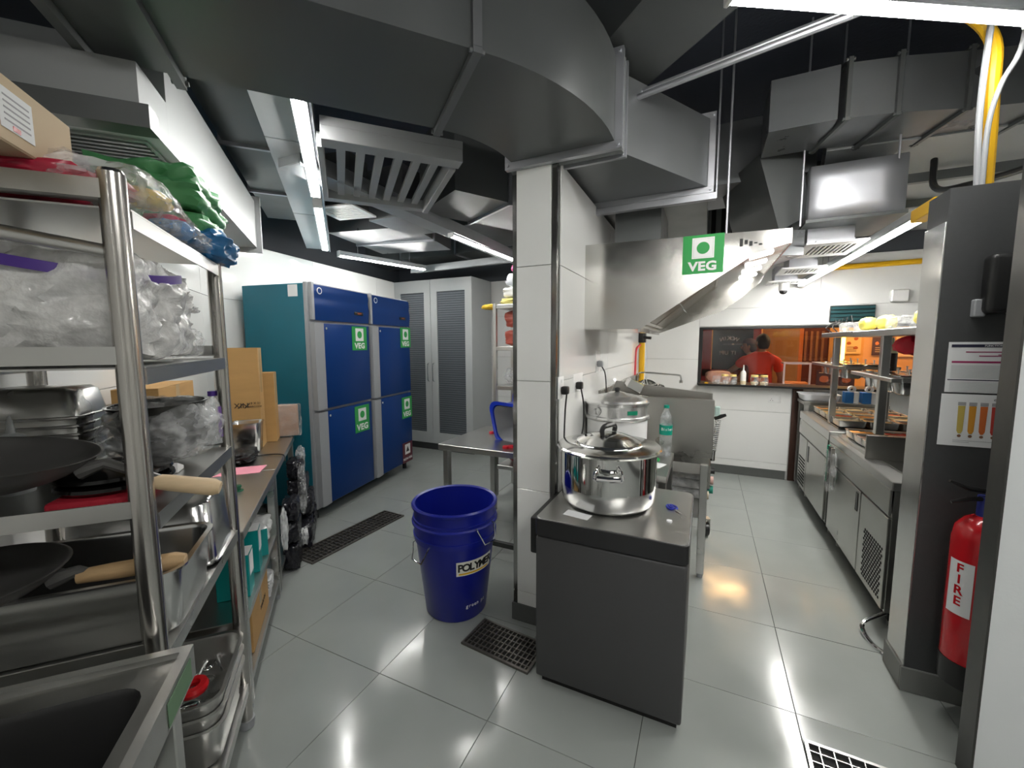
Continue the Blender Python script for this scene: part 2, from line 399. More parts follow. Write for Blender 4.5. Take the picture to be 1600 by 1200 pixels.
bm = NB(); loft(bm, [[(-.93, 2.11, zb), (-.41, 2.11, zb), (-.41, 2.11, zt), (-.93, 2.11, zt)], [(-.72, 2.78, zb), (-.03, 2.78, zb), (-.03, 2.78, zt+.02), (-.72, 2.78, zt+.02)]]); fin(bm, 'taper_section', DUCTL, t2)
flange(t2, Vector((-.375, 2.79, 0)), Vector((0, 1, 0)), .69, zb, zt+.02, GALV, h=.035, t=.025)
B('straight_section', DUCT, t2, -.72, -.03, 2.81, 5.4, zb, zt+.02)
B('straight_section', DUCT, t2, -.60, -.30, 2.95, 3.45, 2.2, zb)
bm = NB(); box(bm, -.77, .02, 2.775, 2.815, 2.425, 2.462); fin(bm, 'hanger_channel', GALV, t2)
t3 = thing('supply_duct', 'pale duct box above the left rack with a flanged end', 'duct', RK(0, 0), RA)
PALE = mat('pale_duct', (.38, .395, .395), .42, .2, noise_amt=.08, nscale=2)
B('duct_body', PALE, t3, -.6, -.155, .10, 1.79, 2.3, 2.64); B('duct_mouth', PALE, t3, -.6, -.155, -.14, .0995, 2.3, 2.465)
bm = NB(); box(bm, -.615, -.12, 1.79, 1.815, 2.265, 2.675, bev=.002); fin(bm, 'flange', PALE, t3)
for k in range(1):
    bm = NB(); y = .16
    box(bm, -.53, -.2, y-.12, y+.2, 2.292, 2.2995); fin(bm, 'grille_frame', PALE, t3)
    for q in range(9):
        B('slat', DUCTL, t3, -.52, -.21, y-.105+.034*q, y-.09+.034*q, 2.285, 2.292)
t4 = thing('ceiling_channel', 'dark steel channel under the big duct, left', 'beam', RK(-.18, -.27, 2.235), RA)
bm = NB(); box(bm, -.42, .1, -.035, .035, -.03, .035); fin(bm, 'channel', DUCT, t4)
# slotted frame below the duct
FR = mat('grey_frame', (.40, .41, .415), .45, .3, noise_amt=.12)
g0 = RK(0, 0); t = thing('slotted_frame', 'grey slotted steel frame hanging under the big duct', 'rack', RK(.335, .30, 2.55), RA)
bm = NB(); box(bm, .02, .68, -.045, .045, -.05, .012, bev=.002); box(bm, .02, .68, -.045, -.03, .012, .05); fin(bm, 'front_rail', FR, t)
B('rear_rail', FR, t, .0, .66, .80, .87, -.04, .02, bev=.002)
bm = NB(); box(bm, .63, .665, .045, .82, -.06, .02, bev=.002); fin(bm, 'side_rail', FR, t)
B('side_rail', FR, t, 0, .03, .045, .82, -.05, .02, bev=.002)
for k in range(6):
    x = .085 + .093*k
    B('slat', FR, t, x, x+.042, .04, .81, -.012, .012, bev=.001)
# long beam
t = thing('cable_trunking', 'long grey trunking beam running back to the white column', 'beam', (-2.10, 2.95, 2.55))
B('trunking', TRAY, t, -.085, .085, -1.35, 2.3, 0, .09, bev=.004)
B('side_lip', TRAY, t, .085, .095, -1.35, 2.3, -.012, .05)
t = thing('cable_trunking', 'short pale trunking crossing above the tall grey cupboard', 'beam', (-2.85, 4.62, 2.56), -.06)
B('trunking', TRAY, t, -.85, 1.7, -.06, .06, 0, .07, bev=.004); B('side_lip', TRAY, t, -.85, 1.7, -.07, -.06, -.015, .03)
# left-hand ceiling boxes
_dk = None
def duct_box(label, loc, rz, hx, hy, z1, m=DUCTL, m2=None, seams=()):
    t = thing('ceiling_duct', label, 'duct', loc, rz)
    B('duct_body', m, t, -hx, hx, -hy, hy, 0, z1)
    for y in seams:
        bm = NB(); box(bm, -hx-.02, hx+.02, y-.012, y+.012, -.02, -.0005); box(bm, hx+.0005, hx+.02, y-.012, y+.012, -.02, z1); box(bm, -hx-.02, -hx-.0005, y-.012, y+.012, -.02, z1); fin(bm, 'flange', GALV, t)
    return t
t = thing('air_diffuser', 'square white ceiling diffuser on a dark plenum, above the left tables', 'vent', (-2.59, 2.45, 2.6), .2)
B('plenum', DUCT, t, -.13, .13, -.12, .12, .012, .4)
bm = NB(); box(bm, -.17, .17, -.16, -.12, 0, .012); box(bm, -.17, .17, .12, .16, 0, .012); box(bm, -.17, -.13, -.12, .12, 0, .012); box(bm, .13, .17, -.12, .12, 0, .012); fin(bm, 'frame', WHITE, t)
for k in range(8): B('blade', WHITE, t, -.128, .128, -.112+.03*k, -.098+.03*k, .001, .010)
B('throat', BLACKM, t, -.129, .129, -.119, .119, .0105, .0115)  # black sheet stands for the shade between the blades
duct_box('galvanised duct box hanging behind the square diffuser', (-2.40, 2.96, 2.6), 0, .18, .27, .4)
duct_box('wide galvanised duct box, far end of the left ceiling', (-3.1, 3.6, 2.68), .2, .45, .5, .35, seams=(0,))
duct_box('big grey duct with a seam, left of the white column', (-1.62, 3.0, 2.62), -.52, .30, .45, .55, DUCT, seams=(.0,))
duct_box('long dark duct across the far left ceiling', (-3.0, 4.95, 2.75), PI/2, .3, 1.9, .45, DUCT, seams=(-.9, 0, .9))
duct_box('long dark duct between the pale duct box and the lit cable tray', RK(-.01, 1.35, 2.74), RA, .17, 1.25, .4, DUCT, seams=(-.3, .5))
duct_box('dark duct high above the tall cupboard', (-1.9, 4.1, 2.75), 0, .5, .5, .5, DUCT)
# right-hand ducts
t = thing('ceiling_duct', 'large slanting duct underside near the top edge, right of the bend', 'duct', (-.19, 2.02, 2.92), math.radians(47))
B('duct_body', DUCT, t, -.22, .16, -1.9, 2.2, 0, .4)
t = thing('ceiling_duct', 'grey segmented duct bending across the upper right ceiling', 'duct', (0, 0, 0))
cl = [Vector(p) for p in ((.27, 2.98, 0), (.58, 2.98, 0), (.80, 3.03, 0), (1.10, 3.13, 0), (1.45, 3.22, 0), (1.9, 3.3, 0))]
for a, b in zip(cl, cl[1:]): duct_sec('segment', [a, b], .36, 2.75, 3.02, DUCTL, t)
for p in cl[1:5]: flange(t, p, Vector((1, .2, 0)).normalized(), .36, 2.75, 3.02, DUCT, h=.02, t=.02, name='joint')
t = thing('ceiling_duct', 'wide flat duct running back over the right-hand counters', 'duct', (0, 0, 0))
bm = NB(); loft(bm, [[(.62, 3.2, 2.74), (1.9, 3.3, 2.74), (1.9, 3.3, 3.0), (.62, 3.2, 3.0)], [(.95, 5.3, 2.66), (2.2, 5.4, 2.66), (2.2, 5.4, 2.95), (.95, 5.3, 2.95)]]); fin(bm, 'duct_body', PALE, t)
for y, x in ((3.75, .72), (4.4, .82)):
    bm = NB(); box(bm, x, 2.05, y-.02, y+.02, 2.64, 2.70); fin(bm, 'flange', DUCT, t)
t = thing('plenum_box', 'crinkled silver plenum box over the near counter diffuser', 'duct', (.78, 3.45, 0))
bm = NB(); box(bm, -.235, .235, -.25, .3, 2.345, 2.665, bev=.004); bmesh.ops.subdivide_edges(bm, edges=bm.edges, cuts=3, use_grid_fill=True); fin(bm, 'box_body', GALV, t, angle=60)
B('bottom_flange', DUCT, t, -.245, .245, -.26, .31, 2.325, 2.344)
B('neck', GALV, t, -.2, .05, -.08, .28, 2.23, 2.325)
t = thing('ceiling_duct', 'small slanted dark duct beside the silver plenum', 'duct', (.28, 3.5, 2.5), .35)
bm = NB(); loft(bm, [[(-.13, -.3, .28), (.12, -.3, .33), (.12, .3, .33), (-.13, .3, .28)], [(.02, -.3, -.2), (.2, -.3, -.1), (.2, .3, -.1), (.02, .3, -.2)]]); fin(bm, 'duct_body', DUCT, t)
B('drop_section', DUCTL, t, .03, .19, -.28, .28, -.35, -.19)
duct_box('long grey duct crossing behind the hanger rods', (.0, 3.75, 2.72), 0, .62, .3, .42, DUCTL, seams=())
for k, (y0, y1) in enumerate(((3.24, 3.72), (4.2, 4.58), (5.02, 5.32))):
    t = thing('air_diffuser', ('nearest', 'middle', 'farthest')[k] + ' of the white slot diffusers over the right aisle', 'vent', (.715, (y0+y1)/2, 2.2), 0, 'slot diffusers over the aisle')
    hy = (y1-y0)/2
    B('neck', GALV, t, -.1, .1, -hy+.05, hy-.05, .012, .16 if k else .03)
    bm = NB(); box(bm, -.16, .16, -hy, -hy+.09, 0, .012); box(bm, -.16, .16, hy-.09, hy, 0, .012); box(bm, -.16, -.12, -hy+.09, hy-.09, 0, .012); box(bm, .12, .16, -hy+.09, hy-.09, 0, .012); fin(bm, 'frame', WHITE, t)
    for q in range(9): B('blade', WHITE, t, -.118+.0262*q, -.106+.0262*q, -hy+.09, hy-.09, .001, .011)
    B('throat', BLACKM, t, -.118, .118, -hy+.09, hy-.09, .0112, .0118)  # matt black sheet in place of the shade up inside the slots
# dark slatted screen high behind the hood
t = thing('slat_screen', 'dark vertical slats high behind the cooking hood', 'screen', (.0, 5.0, 2.5))
B('backing', BLACKM, t, -.65, .6, .04, .06, 0, .75)
for k in range(13): B('slat', DUCT, t, -.62+.095*k, -.57+.095*k, 0, .038, 0, .75)
# hanger rods
for k, (x, y, z0, z1) in enumerate(((.02, 2.79, 2.43, 3.5), (.08, 2.72, 2.16, 3.5), (.50, 3.15, 2.3, 3.5), (.95, 3.15, 2.62, 3.5), (.70, 3.3, 2.95, 3.5), (-.77, 2.79, 2.43, 3.5))):
    bm = NB(); cyl(bm, (0, 0, 0), (0, 0, z1-z0), .006, n=6)
    tag(fin(bm, 'hanger_rod', GALV, None, (x, y, z0)), ('threaded rod at the corner of the duct above the hood', 'thin rod dropping to the front edge of the cooking hood', 'thin rod left of the silver plenum box', 'thin rod right of the silver plenum box', 'short rod above the segmented duct', 'rod beside the middle wall under the duct')[k], 'rod', 'hanger rods')
# pipes
def pipe(name, label, pts, r, m, cat='pipe', k=6, group=None):
    bm = NB(); tube(bm, smoothpath(pts, k) if k else pts, r, n=10)
    return tag(fin(bm, name, m), label, cat, group)
pipe('conduit_pipe', 'grey conduit pipe, lower of the pair below the top right light', [(-.36, 2.22, 2.79), (.4, 2.06, 2.80), (1.4, 1.85, 2.82)], .014, GALV, k=0)
pipe('conduit_pipe', 'grey conduit pipe, upper of the pair below the top right light', [(-.36, 2.26, 2.83), (.4, 2.10, 2.84), (1.4, 1.89, 2.86)], .014, GALV, k=0)
pipe('gas_pipe', 'yellow gas pipe bending down to the dark partition at top right', [(.60, 2.45, 3.12), (.86, 2.46, 2.98), (1.0, 2.46, 2.82), (1.02, 2.46, 2.6), (1.03, 2.46, 2.2)], .024, YELLOW)
pipe('conduit_pipe', 'pale flexible conduit left of the yellow pipe at top right', [(1.0, 2.42, 3.1), (.975, 2.41, 2.8), (.97, 2.41, 2.5), (.985, 2.41, 2.2)], .011, GREYP)
pipe('conduit_pipe', 'pale flexible conduit curving across the yellow pipe', [(1.07, 2.40, 3.1), (1.07, 2.40, 2.75), (1.02, 2.40, 2.6), (.995, 2.40, 2.45), (.995, 2.40, 2.2)], .009, GREYP)
pipe('gas_pipe', 'thin yellow pipe running along the top of the far wall', [(.85, 5.46, 2.36), (2.2, 5.46, 2.38)], .028, YELLOW, k=0)
pipe('black_hose', 'black cable looping beside the silver plenum box', [(1.12, 3.2, 2.6), (1.1, 3.1, 2.42), (1.15, 2.9, 2.36), (1.35, 2.7, 2.38), (1.6, 2.6, 2.5)], .016, BLACK, 'cable')
t = thing('overhead_track', 'yellow end bracket on the partition top beside the long LED', 'bracket', (.93, 2.70, 2.17))
B('bracket', YELLOW, t, -.03, .03, -.16, .07, 0, .06, bev=.003)
# ---------------- refrigerator ----------------
def veg_card(parent, y, z, w=.23, h=.235, veg=True, x=.004, face=PI/2):
    """sign card lying on a +x facing surface of its parent (parent's local y to the right)"""
    c = B('sign_card' if veg else 'maroon_card', GREEN if veg else MAROON, parent, -.0015, .0015, -w/2, w/2, -h/2, h/2); c.location = (x, y, z)
    c['label'] = 'green sign card reading VEG' if veg else 'maroon sign card reading NON-VEG'
    bm = NB(); s = w*.27; zc = h*.16; b = w*.035
    for a in ((-s, s, zc+s-b, zc+s), (-s, s, zc-s, zc-s+b), (-s, -s+b, zc-s+b, zc+s-b), (s-b, s, zc-s+b, zc+s-b)): box(bm, .0015, .0022, a[0], a[1], a[2], a[3])
    box(bm, .0015, .0019, -s*.86, s*.86, zc-s*.86, zc+s*.86)
    fin(bm, 'symbol_frame', WHITE, c)
    bm = NB()
    if veg: cyl(bm, (.0019, 0, zc), (.0026, 0, zc), s*.58, n=24)
    else: prism(bm, [(-s*.6, zc-s*.5), (s*.6, zc-s*.5), (0, zc+s*.6)], .0019, .0026, axis='x')
    fin(bm, 'symbol_dot' if veg else 'symbol_triangle', GREEN if veg else BLACK, c)
    text('lettering', 'VEG' if veg else 'NON-VEG', h*.32 if veg else h*.16, WHITE, c, (.0017, 0, -h*.32), (PI/2, 0, PI/2), bold=.032 if veg else .025, sx=1.12)
    return c
FR_ = math.radians(9.8)
t = thing('upright_refrigerator', 'tall blue four-door upright refrigerator with VEG signs and teal sides', 'refrigerator', (-3.08, 2.46, 0), FR_)
FRIDGE = t
B('cabinet', TEAL, t, -.70, -.045, 0, 1.69, .10, 2.10, bev=.004)
B('face_frame', GREYP, t, -.045, -.012, 0, 1.69, .10, 2.11, bev=.003)
for y in (.06, 1.62):
    for x in (-.08, -.62):
        bm = NB(); cyl(bm, (x, y, 0), (x, y, .10), .025); fin(bm, 'foot', BLACK, t)
def bowed(y0, y1, z0, z1, m, name, parent, sag=.012):
    bm = NB(); n = 9; rings = []
    for i in range(n+1):
        z = z0+(z1-z0)*i/n; q = sag*math.sin(PI*i/n) - .014*math.exp(-((i/n-.62)/.07)**2)
        rings.append([(-.012, y0, z), (.012+q, y0, z), (.012+q, y1, z), (-.012, y1, z)])
    loft(bm, rings); return fin(bm, name, m, parent, angle=50)
for k, (y0, y1) in enumerate(((.02, .83), (.86, 1.67))):
    bowed(y0+.03, y1, 1.79, 2.095, BLUE, 'control_panel', t)
    B('panel_divider', GREYP, t, -.01, .028, y0, y0+.028, 1.79, 2.11, bev=.003)
    bm = NB(); box(bm, .014, .03, y1-.24, y1-.10, 1.865, 1.90, bev=.01, seg=2); o = fin(bm, 'lock_display', BLACK, t); B('display_glow', mat('amber_dark', (.25, .05, .01), .3), o, .03, .031, y1-.20, y1-.14, 1.875, 1.89)
    bm = NB(); cyl(bm, (.02, y0+.10, 2.045), (.0235, y0+.10, 2.045), .03, n=20); o = fin(bm, 'badge', WHITE, t)
    bm = NB(); cyl(bm, (.0235, y0+.10, 2.045), (.0245, y0+.10, 2.045), .022, n=20); fin(bm, 'badge_centre', BLUE, o)
    for z0, z1 in ((1.0, 1.765), (.12, .975)):
        d = B('door', BLUE, t, -.008, .022, y0+.12, y1-.01, z0, z1, bev=.006, seg=2); d['label'] = 'deep blue door'
        bm = NB(); prism(bm, [(-.01, y0), (.034, y0+.006), (.040, y0+.04), (.030, y0+.125), (-.01, y0+.125)], z0, z1, 'z'); fin(bm, 'door_grip', GREYP, t)
        bm = NB(); cyl(bm, (.022, y0+.16, z1-.045), (.028, y0+.16, z1-.045), .011, n=12); fin(bm, 'lock', CHROME, d)
for y, z, h in ((.655, 1.635, .235), (1.555, 1.655, .24), (.65, .82, .27), (1.545, .80, .26)): veg_card(t, y, z, .235, h, True, x=.0245)
veg_card(t, 1.53, .24, .23, .25, False, x=.0245)
B('paper_tag', PAPER, t, -.20, -.10, -.0015, 0, 1.99, 2.09)
# ---------------- tall cupboard ----------------
t = thing('tall_cupboard', 'tall pale grey two-door cupboard with slatted door panels', 'cupboard', (-3.62, 4.92, 0))
B('carcass', GREYL, t, -.655, .69, .022, .57, .10, 2.495, bev=.003)
B('plinth', GREYD, t, -.645, .68, .04, .56, 0, .10)
LOUV = mat('louvre_grey', (.17, .19, .21), .35)
for s in (-1, 1):
    x0, x1 = (-.655, -.003) if s < 0 else (.003, .69)
    bm = NB(); fx = .11
    box(bm, x0, x0+fx, 0, .02, .11, 2.495); box(bm, x1-fx, x1, 0, .02, .11, 2.495); box(bm, x0+fx, x1-fx, 0, .02, 2.32, 2.495); box(bm, x0+fx, x1-fx, 0, .02, .11, .27)
    d = fin(bm, 'door', GREYL, t)
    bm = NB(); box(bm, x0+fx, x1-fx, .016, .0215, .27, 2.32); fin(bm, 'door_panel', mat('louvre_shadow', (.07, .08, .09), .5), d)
    sl = None
    for k in range(64):
        if sl is None:
            bm = NB(); box(bm, x0+fx+.002, x1-fx-.002, .006, .010, -.011, .011, M=Matrix.Rotation(.35, 4, 'X')); sl = fin(bm, 'slat', LOUV, d); o = sl
        else:
            o = bpy.data.objects.new('slat', sl.data); C.objects.link(o); o.parent = d
        o.location = (0, .003, .29+.0317*k)
    bm = NB(); hx = -.045 if s < 0 else .045
    tube(bm, smoothpath([(hx, 0, 1.03), (hx, -.035, 1.06), (hx, -.035, 1.27), (hx, 0, 1.30)], 4), .006); fin(bm, 'handle', SATIN, d)
# ---------------- chest freezer and pot ----------------
t = thing('chest_freezer', 'dark grey chest freezer with a steel lid beside the white column', 'freezer', (0, 0, 0))
bm = NB(); box(bm, -.665, -.032, 1.652, 2.27, .035, .715, bev=.012, seg=3); fin(bm, 'cabinet', FREEZ, t)
bm = NB(); box(bm, -.64, -.05, 1.68, 2.25, .0, .036); fin(bm, 'base', BLACKM, t)
bm = NB()
loft(bm, [rrect(.322, .316, .03, z, 4, -.349, 1.962) for z in (.722, .797)] + [rrect(.312, .306, .028, .80, 4, -.349, 1.962)]); lid = fin(bm, 'lid', mat('lid_rim', (.018, .018, .019), .38), t, angle=30)
bm = NB(); loft(bm, [rrect(.318, .312, .03, .797, 5, -.349, 1.962), rrect(.314, .308, .028, .8015, 5, -.349, 1.962)]); fin(bm, 'steel_top', STEELH, lid)
bm = NB(); box(bm, -.712, -.666, 1.70, 2.2, .60, .775, bev=.01, seg=2); fin(bm, 'hinge_cover', BLACK, t)
POTX, POTY = -.415, 1.985
t = thing('stock_pot', 'large polished steel stock pot with a lid on the chest freezer', 'pot', (POTX, POTY, .8015))
bm = NB(); lathe(bm, [(.150, 0), (.205, .006), (.222, .03), (.228, .10)], 64, cap1=False); fin(bm, 'satin_base', SATIN, t, angle=60)
bm = NB(); lathe(bm, [(.228, .10), (.2285, .27), (.226, .27), (.225, .1)], 64, cap0=False, cap1=False); fin(bm, 'body', POLISH, t, angle=60)
LIDM = mat('lid_steel', (.66, .66, .64), .14, 1., noise_amt=.05, nscale=3, rvar=.04)
bm = NB(); lathe(bm, [(.226, .268), (.245, .270), (.250, .279), (.244, .286), (.165, .291), (.158, .297), (.153, .305), (.149, .306), (.12, .323), (.08, .336), (.03, .343), (.0, .344)], 72, cap1=False); lid = fin(bm, 'lid', LIDM, t, angle=40)
bm = NB(); M_ = Matrix.Translation((0, 0, .342)) @ Matrix.Rotation(1.25, 4, 'Z')
tube(bm, [M_ @ Vector(p) for p in smoothpath([(-.055, 0, 0), (-.06, 0, .022), (-.035, 0, .038), (.035, 0, .038), (.06, 0, .022), (.055, 0, 0)], 4)], .012, n=10); box(bm, -.045, .045, -.014, .014, .028, .044, bev=.005, M=M_); fin(bm, 'lid_handle', BLACK, lid)
bm = NB(); cyl(bm, (-.105, -.03, .325), (-.105, -.03, .333), .006, n=8); fin(bm, 'steam_hole', BLACKM, lid)
for s in (0, PI):
    bm = NB(); M_ = Matrix.Rotation(-PI/2 + .22 + s, 4, 'Z')
    tube(bm, [M_ @ Vector(p) for p in smoothpath([(.226, -.045, .235), (.258, -.052, .228), (.272, -.058, .198), (.275, -.03, .190), (.275, .03, .190), (.272, .058, .198), (.258, .052, .228), (.226, .045, .235)], 5)], .0075, n=10)
    tube(bm, [M_ @ Vector(p) for p in ((.277, -.05, .198), (.279, 0, .196), (.277, .05, .198))], .013, n=10)
    fin(bm, 'side_handle', CHROME, t)
bm = NB(); box(bm, -.06, .06, -.03, .03, 0, .0006); tag(fin(bm, 'paper_slip', PAPER, None, (-.50, 1.755, .8016), -.15), 'white paper slip under the edge of the stock pot', 'paper')
t = thing('scissors', 'blue-handled scissors lying on the freezer lid', 'scissors', (-.10, 1.99, .8055), -1.05)
SCB = mat('scissor_blue', (.02, .03, .30), .35)
for s in (-1, 1):
    bm = NB(); M_ = Matrix.Rotation(.13*s, 4, 'Z'); prism(bm, [(0, -.006), (.085, -.001), (.085, .001), (0, .006)], -.001+.002*s, .001+.002*s)
    for v in bm.verts: v.co = M_ @ v.co
    fin(bm, 'blade', CHROME, t)
    bm = NB(); tube(bm, [M_ @ Vector((-.035+.026*math.cos(a), s*.012+.014*math.sin(a), 0)) for a in [2*PI*k/16 for k in range(16)]], .0045, n=6, closed=True); fin(bm, 'finger_loop', SCB, t)
bm = NB(); lathe(bm, [(.006, 0), (.012, .001), (.012, .008), (.0, .009)], 16, cap1=False); tag(fin(bm, 'cap_disc', PAPER, None, (-.115, 1.85, .8016)), 'small white cap beside the scissors', 'cap')
# ---------------- bucket bins ----------------
def bin_(name, label, loc, rz, hh=.70, r0=.165, r1=.215):
    t = thing(name, label, 'bin', loc, rz, 'nested blue bins')
    prof = [(.0, 0), (r0-.01, 0), (r0, .012), (r1*.985, hh*.80), (r1+.008, hh*.805), (r1+.010, hh*.86), (r1+.004, hh*.865), (r1+.004, hh*.955), (r1+.016, hh*.965), (r1+.017, hh*.985), (r1+.010, hh), (r1-.004, hh*.99), (r1-.012, hh*.8), (r0-.008, .016), (0, .014)]
    bm = NB(); lathe(bm, prof, 56, cap0=False, cap1=False); fin(bm, 'bin_body', BIN, t, angle=40)
    for s in (0, PI):
        bm = NB(); M_ = Matrix.Rotation(s, 4, 'Z'); z = hh*.835
        tube(bm, [M_ @ Vector(p) for p in ((r1+.006, -.062, z), (r1+.018, -.066, z-.004), (r1+.05, -.04, z-.085), (r1+.05, .04, z-.085), (r1+.018, .066, z-.004), (r1+.006, .062, z))], .0042, n=6); fin(bm, 'wire_handle', CHROME, t)
    return t
b1 = bin_('plastic_bin', 'outer blue plastic bin on the floor, with a printed label', (-1.315, 1.985, 0), math.radians(255), .57, .18, .235)
b2 = bin_('plastic_bin', 'inner blue plastic bin nested in the other, rim on top', (-1.315, 1.985, .095), math.radians(-15), .57, .18, .235)
bm = NB(); ang0, ang1, n = -.98, .12, 14; rr = lambda z: .18 + (.2315-.18)*(z-.012)/(.456-.012) + .0012
rings = []
for i in range(n+1):
    a = ang0 + (ang1-ang0)*i/n
    rings.append([(rr(.30)*math.cos(a), rr(.30)*math.sin(a), .30), (rr(.385)*math.cos(a), rr(.385)*math.sin(a), .385)])
loft(bm, rings, False, False, closed=False); lb = fin(bm, 'printed_label', mat('label_white', (.75, .75, .66), .5), b1)
lb.rotation_euler = (0, 0, -math.radians(255))
def wrap_text(s, size, m, parent, z, a_mid, rad, rot, bold=.01):
    """letters set one by one round a cone"""
    wd = size*.54; n = len(s)
    for i, ch in enumerate(s):
        if ch == ' ': continue
        a = a_mid + (i-(n-1)/2)*wd/rad
        text('lettering', ch, size, m, parent, (rad*math.cos(a), rad*math.sin(a), z), (PI/2+.115, 0, a+PI/2), bold=bold, ext=.0005)
wrap_text('POLYMER', .062, BLACK, lb, .346, -.42, rr(.345)+.0005, 0, bold=.03)
bm = NB(); loft(bm, [[((rr(z)+.0006)*math.cos(a), (rr(z)+.0006)*math.sin(a), z) for z in (.306, .316)] for a in [-.92+.9*k/8 for k in range(9)]], False, False, closed=False); fin(bm, 'label_stripe', YELLOW, lb)
wrap_text('green pt', .032, PAPER, lb, .10, -.36, rr(.10)+.0012, 0, bold=.0)
# ---------------- floor drains ----------------
def drain(label, cx, cy, lx, ly, rz, nx, ny, m=GRATE, bw=.003):
    t = thing('floor_drain', label, 'drain', (cx, cy, .001), rz, 'floor drain grates')
    B('drain_pan', BLACKM, t, -lx/2, lx/2, -ly/2, ly/2, 0, .001)
    bm = NB(); f = .012
    box(bm, -lx/2, lx/2, -ly/2, -ly/2+f, .001, .012); box(bm, -lx/2, lx/2, ly/2-f, ly/2, .001, .012); box(bm, -lx/2, -lx/2+f, -ly/2+f, ly/2-f, .001, .012); box(bm, lx/2-f, lx/2, -ly/2+f, ly/2-f, .001, .012)
    fin(bm, 'frame', m, t)
    for i in range(1, nx):
        x = -lx/2 + lx*i/nx; B('grate_bar', m, t, x-bw, x+bw, -ly/2+f, ly/2-f, .002, .0105)
    for j in range(1, ny):
        y = -ly/2 + ly*j/ny; B('grate_bar', m, t, -lx/2+f, lx/2-f, y-bw, y+bw, .002, .010)
    return t
drain('long floor drain grate in front of the blue refrigerator', -2.60, 2.40, .245, .94, -.05, 5, 26)
drain('floor drain grate between the blue bins and the chest freezer', -.90, 1.80, .40, .22, -.10, 16, 6)
drain('floor drain grate at the bottom right of the view', .62, 1.72, .42, .22, -.02, 9, 5, mat('bright_grate', (.5, .5, .48), .3, 1.), .002)
# ---------------- generic kitchen pieces ----------------
def pan_mesh(hx, hy, h, r=.03, lip=.014, taper=.012, n=4):
    bm = NB()
    loft(bm, [rrect(hx+lip, hy+lip, r+lip, h-.005, n), rrect(hx+lip, hy+lip, r+lip, h, n), rrect(hx, hy, r, h-.001, n), rrect(hx-.004, hy-.004, r, h-.012, n), rrect(hx-taper, hy-taper, r, .012, n), rrect(hx-taper-.012, hy-taper-.012, r, 0, n)], cap0=False, cap1=True)
    # outer skin, a little outside
    loft(bm, [rrect(hx+lip, hy+lip, r+lip, h-.005, n), rrect(hx+.002, hy+.002, r, h-.006, n), rrect(hx-taper+.002, hy-taper+.002, r, .010, n), rrect(hx-taper-.010, hy-taper-.010, r, -.002, n)], cap0=False, cap1=True)
    return bm
def pan(name, label, cat, loc, rz, hx, hy, h, m=STEEL, group=None, tilt=None, r=.03, lip=.014):
    o = fin(pan_mesh(hx, hy, h, r, lip), name, m, None, loc, rz, angle=50)
    if tilt is not None: o.rotation_euler = (Matrix.Rotation(rz, 3, 'Z') @ tilt).to_euler()
    return tag(o, label, cat, group)
def legs(t, pts, z1, w=.02, m=STEEL, foot=True, z0=0):
    for x, y in pts:
        l = B('leg', m, t, x-w, x+w, y-w, y+w, z0+.03 if foot else z0, z1, bev=.003)
        if foot:
            bm = NB(); cyl(bm, (x, y, z0), (x, y, z0+.03), w*.75, w*.9, n=10); fin(bm, 'foot', GREYP, l)
def cord(name, label, pts, r=.0045, m=BLACK):
    return pipe(name, label, pts, r, m, 'cable')
# ---------------- cooking hood ----------------
t = thing('cooking_hood', 'stainless cooking hood with a slanted front and a VEG sign on the middle wall', 'hood')
Y0, Y1 = 2.53, 3.62
prof = [(-.698, 2.178), (.372, 2.155), (.372, 2.085), (.215, 2.045), (-.354, 1.665), (-.698, 1.668)]
HS = mat('hood_steel', (.60, .59, .56), .16, 1., noise_amt=.15, nscale=2.5, rvar=.05, bump=.5, bscale=2.2)
bm = NB(); prism(bm, prof, Y0, Y0+.004, 'y'); e = fin(bm, 'end_panel', HS, t)
bm = NB(); prism(bm, [(-.698, 2.178), (.372, 2.155), (.372, 2.085), (.35, 2.03), (.24, 1.93), (.11, 1.83), (-.354, 1.66), (-.698, 1.668)], Y1-.004, Y1, 'y'); fin(bm, 'end_panel', HS, t)
B('top_panel', HS, t, -.698, .372, Y0+.004, Y1-.004, 2.150, 2.156)
B('front_lip', HS, t, .368, .372, Y0+.004, Y1-.004, 2.08, 2.15)
B('back_panel', HS, t, -.698, -.690, Y0+.004, Y1-.004, 1.668, 2.15)
bm = NB(); box(bm, -.69, -.36, Y0+.004, Y1-.004, 1.664, 1.668); box(bm, -.37, -.354, Y0+.004, Y1-.004, 1.645, 1.70); fin(bm, 'grease_trough', HS, t)
bm = NB(); prism(bm, [(.37, 2.15), (.20, 2.149), (.06, 2.02), (.06, 2.014), (.21, 2.05), (.37, 2.085)], Y0+.006, Y1-.006, 'y'); fin(bm, 'light_housing', HS, t)
FILT = mat('filter_steel', (.45, .42, .36), .25, 1.)
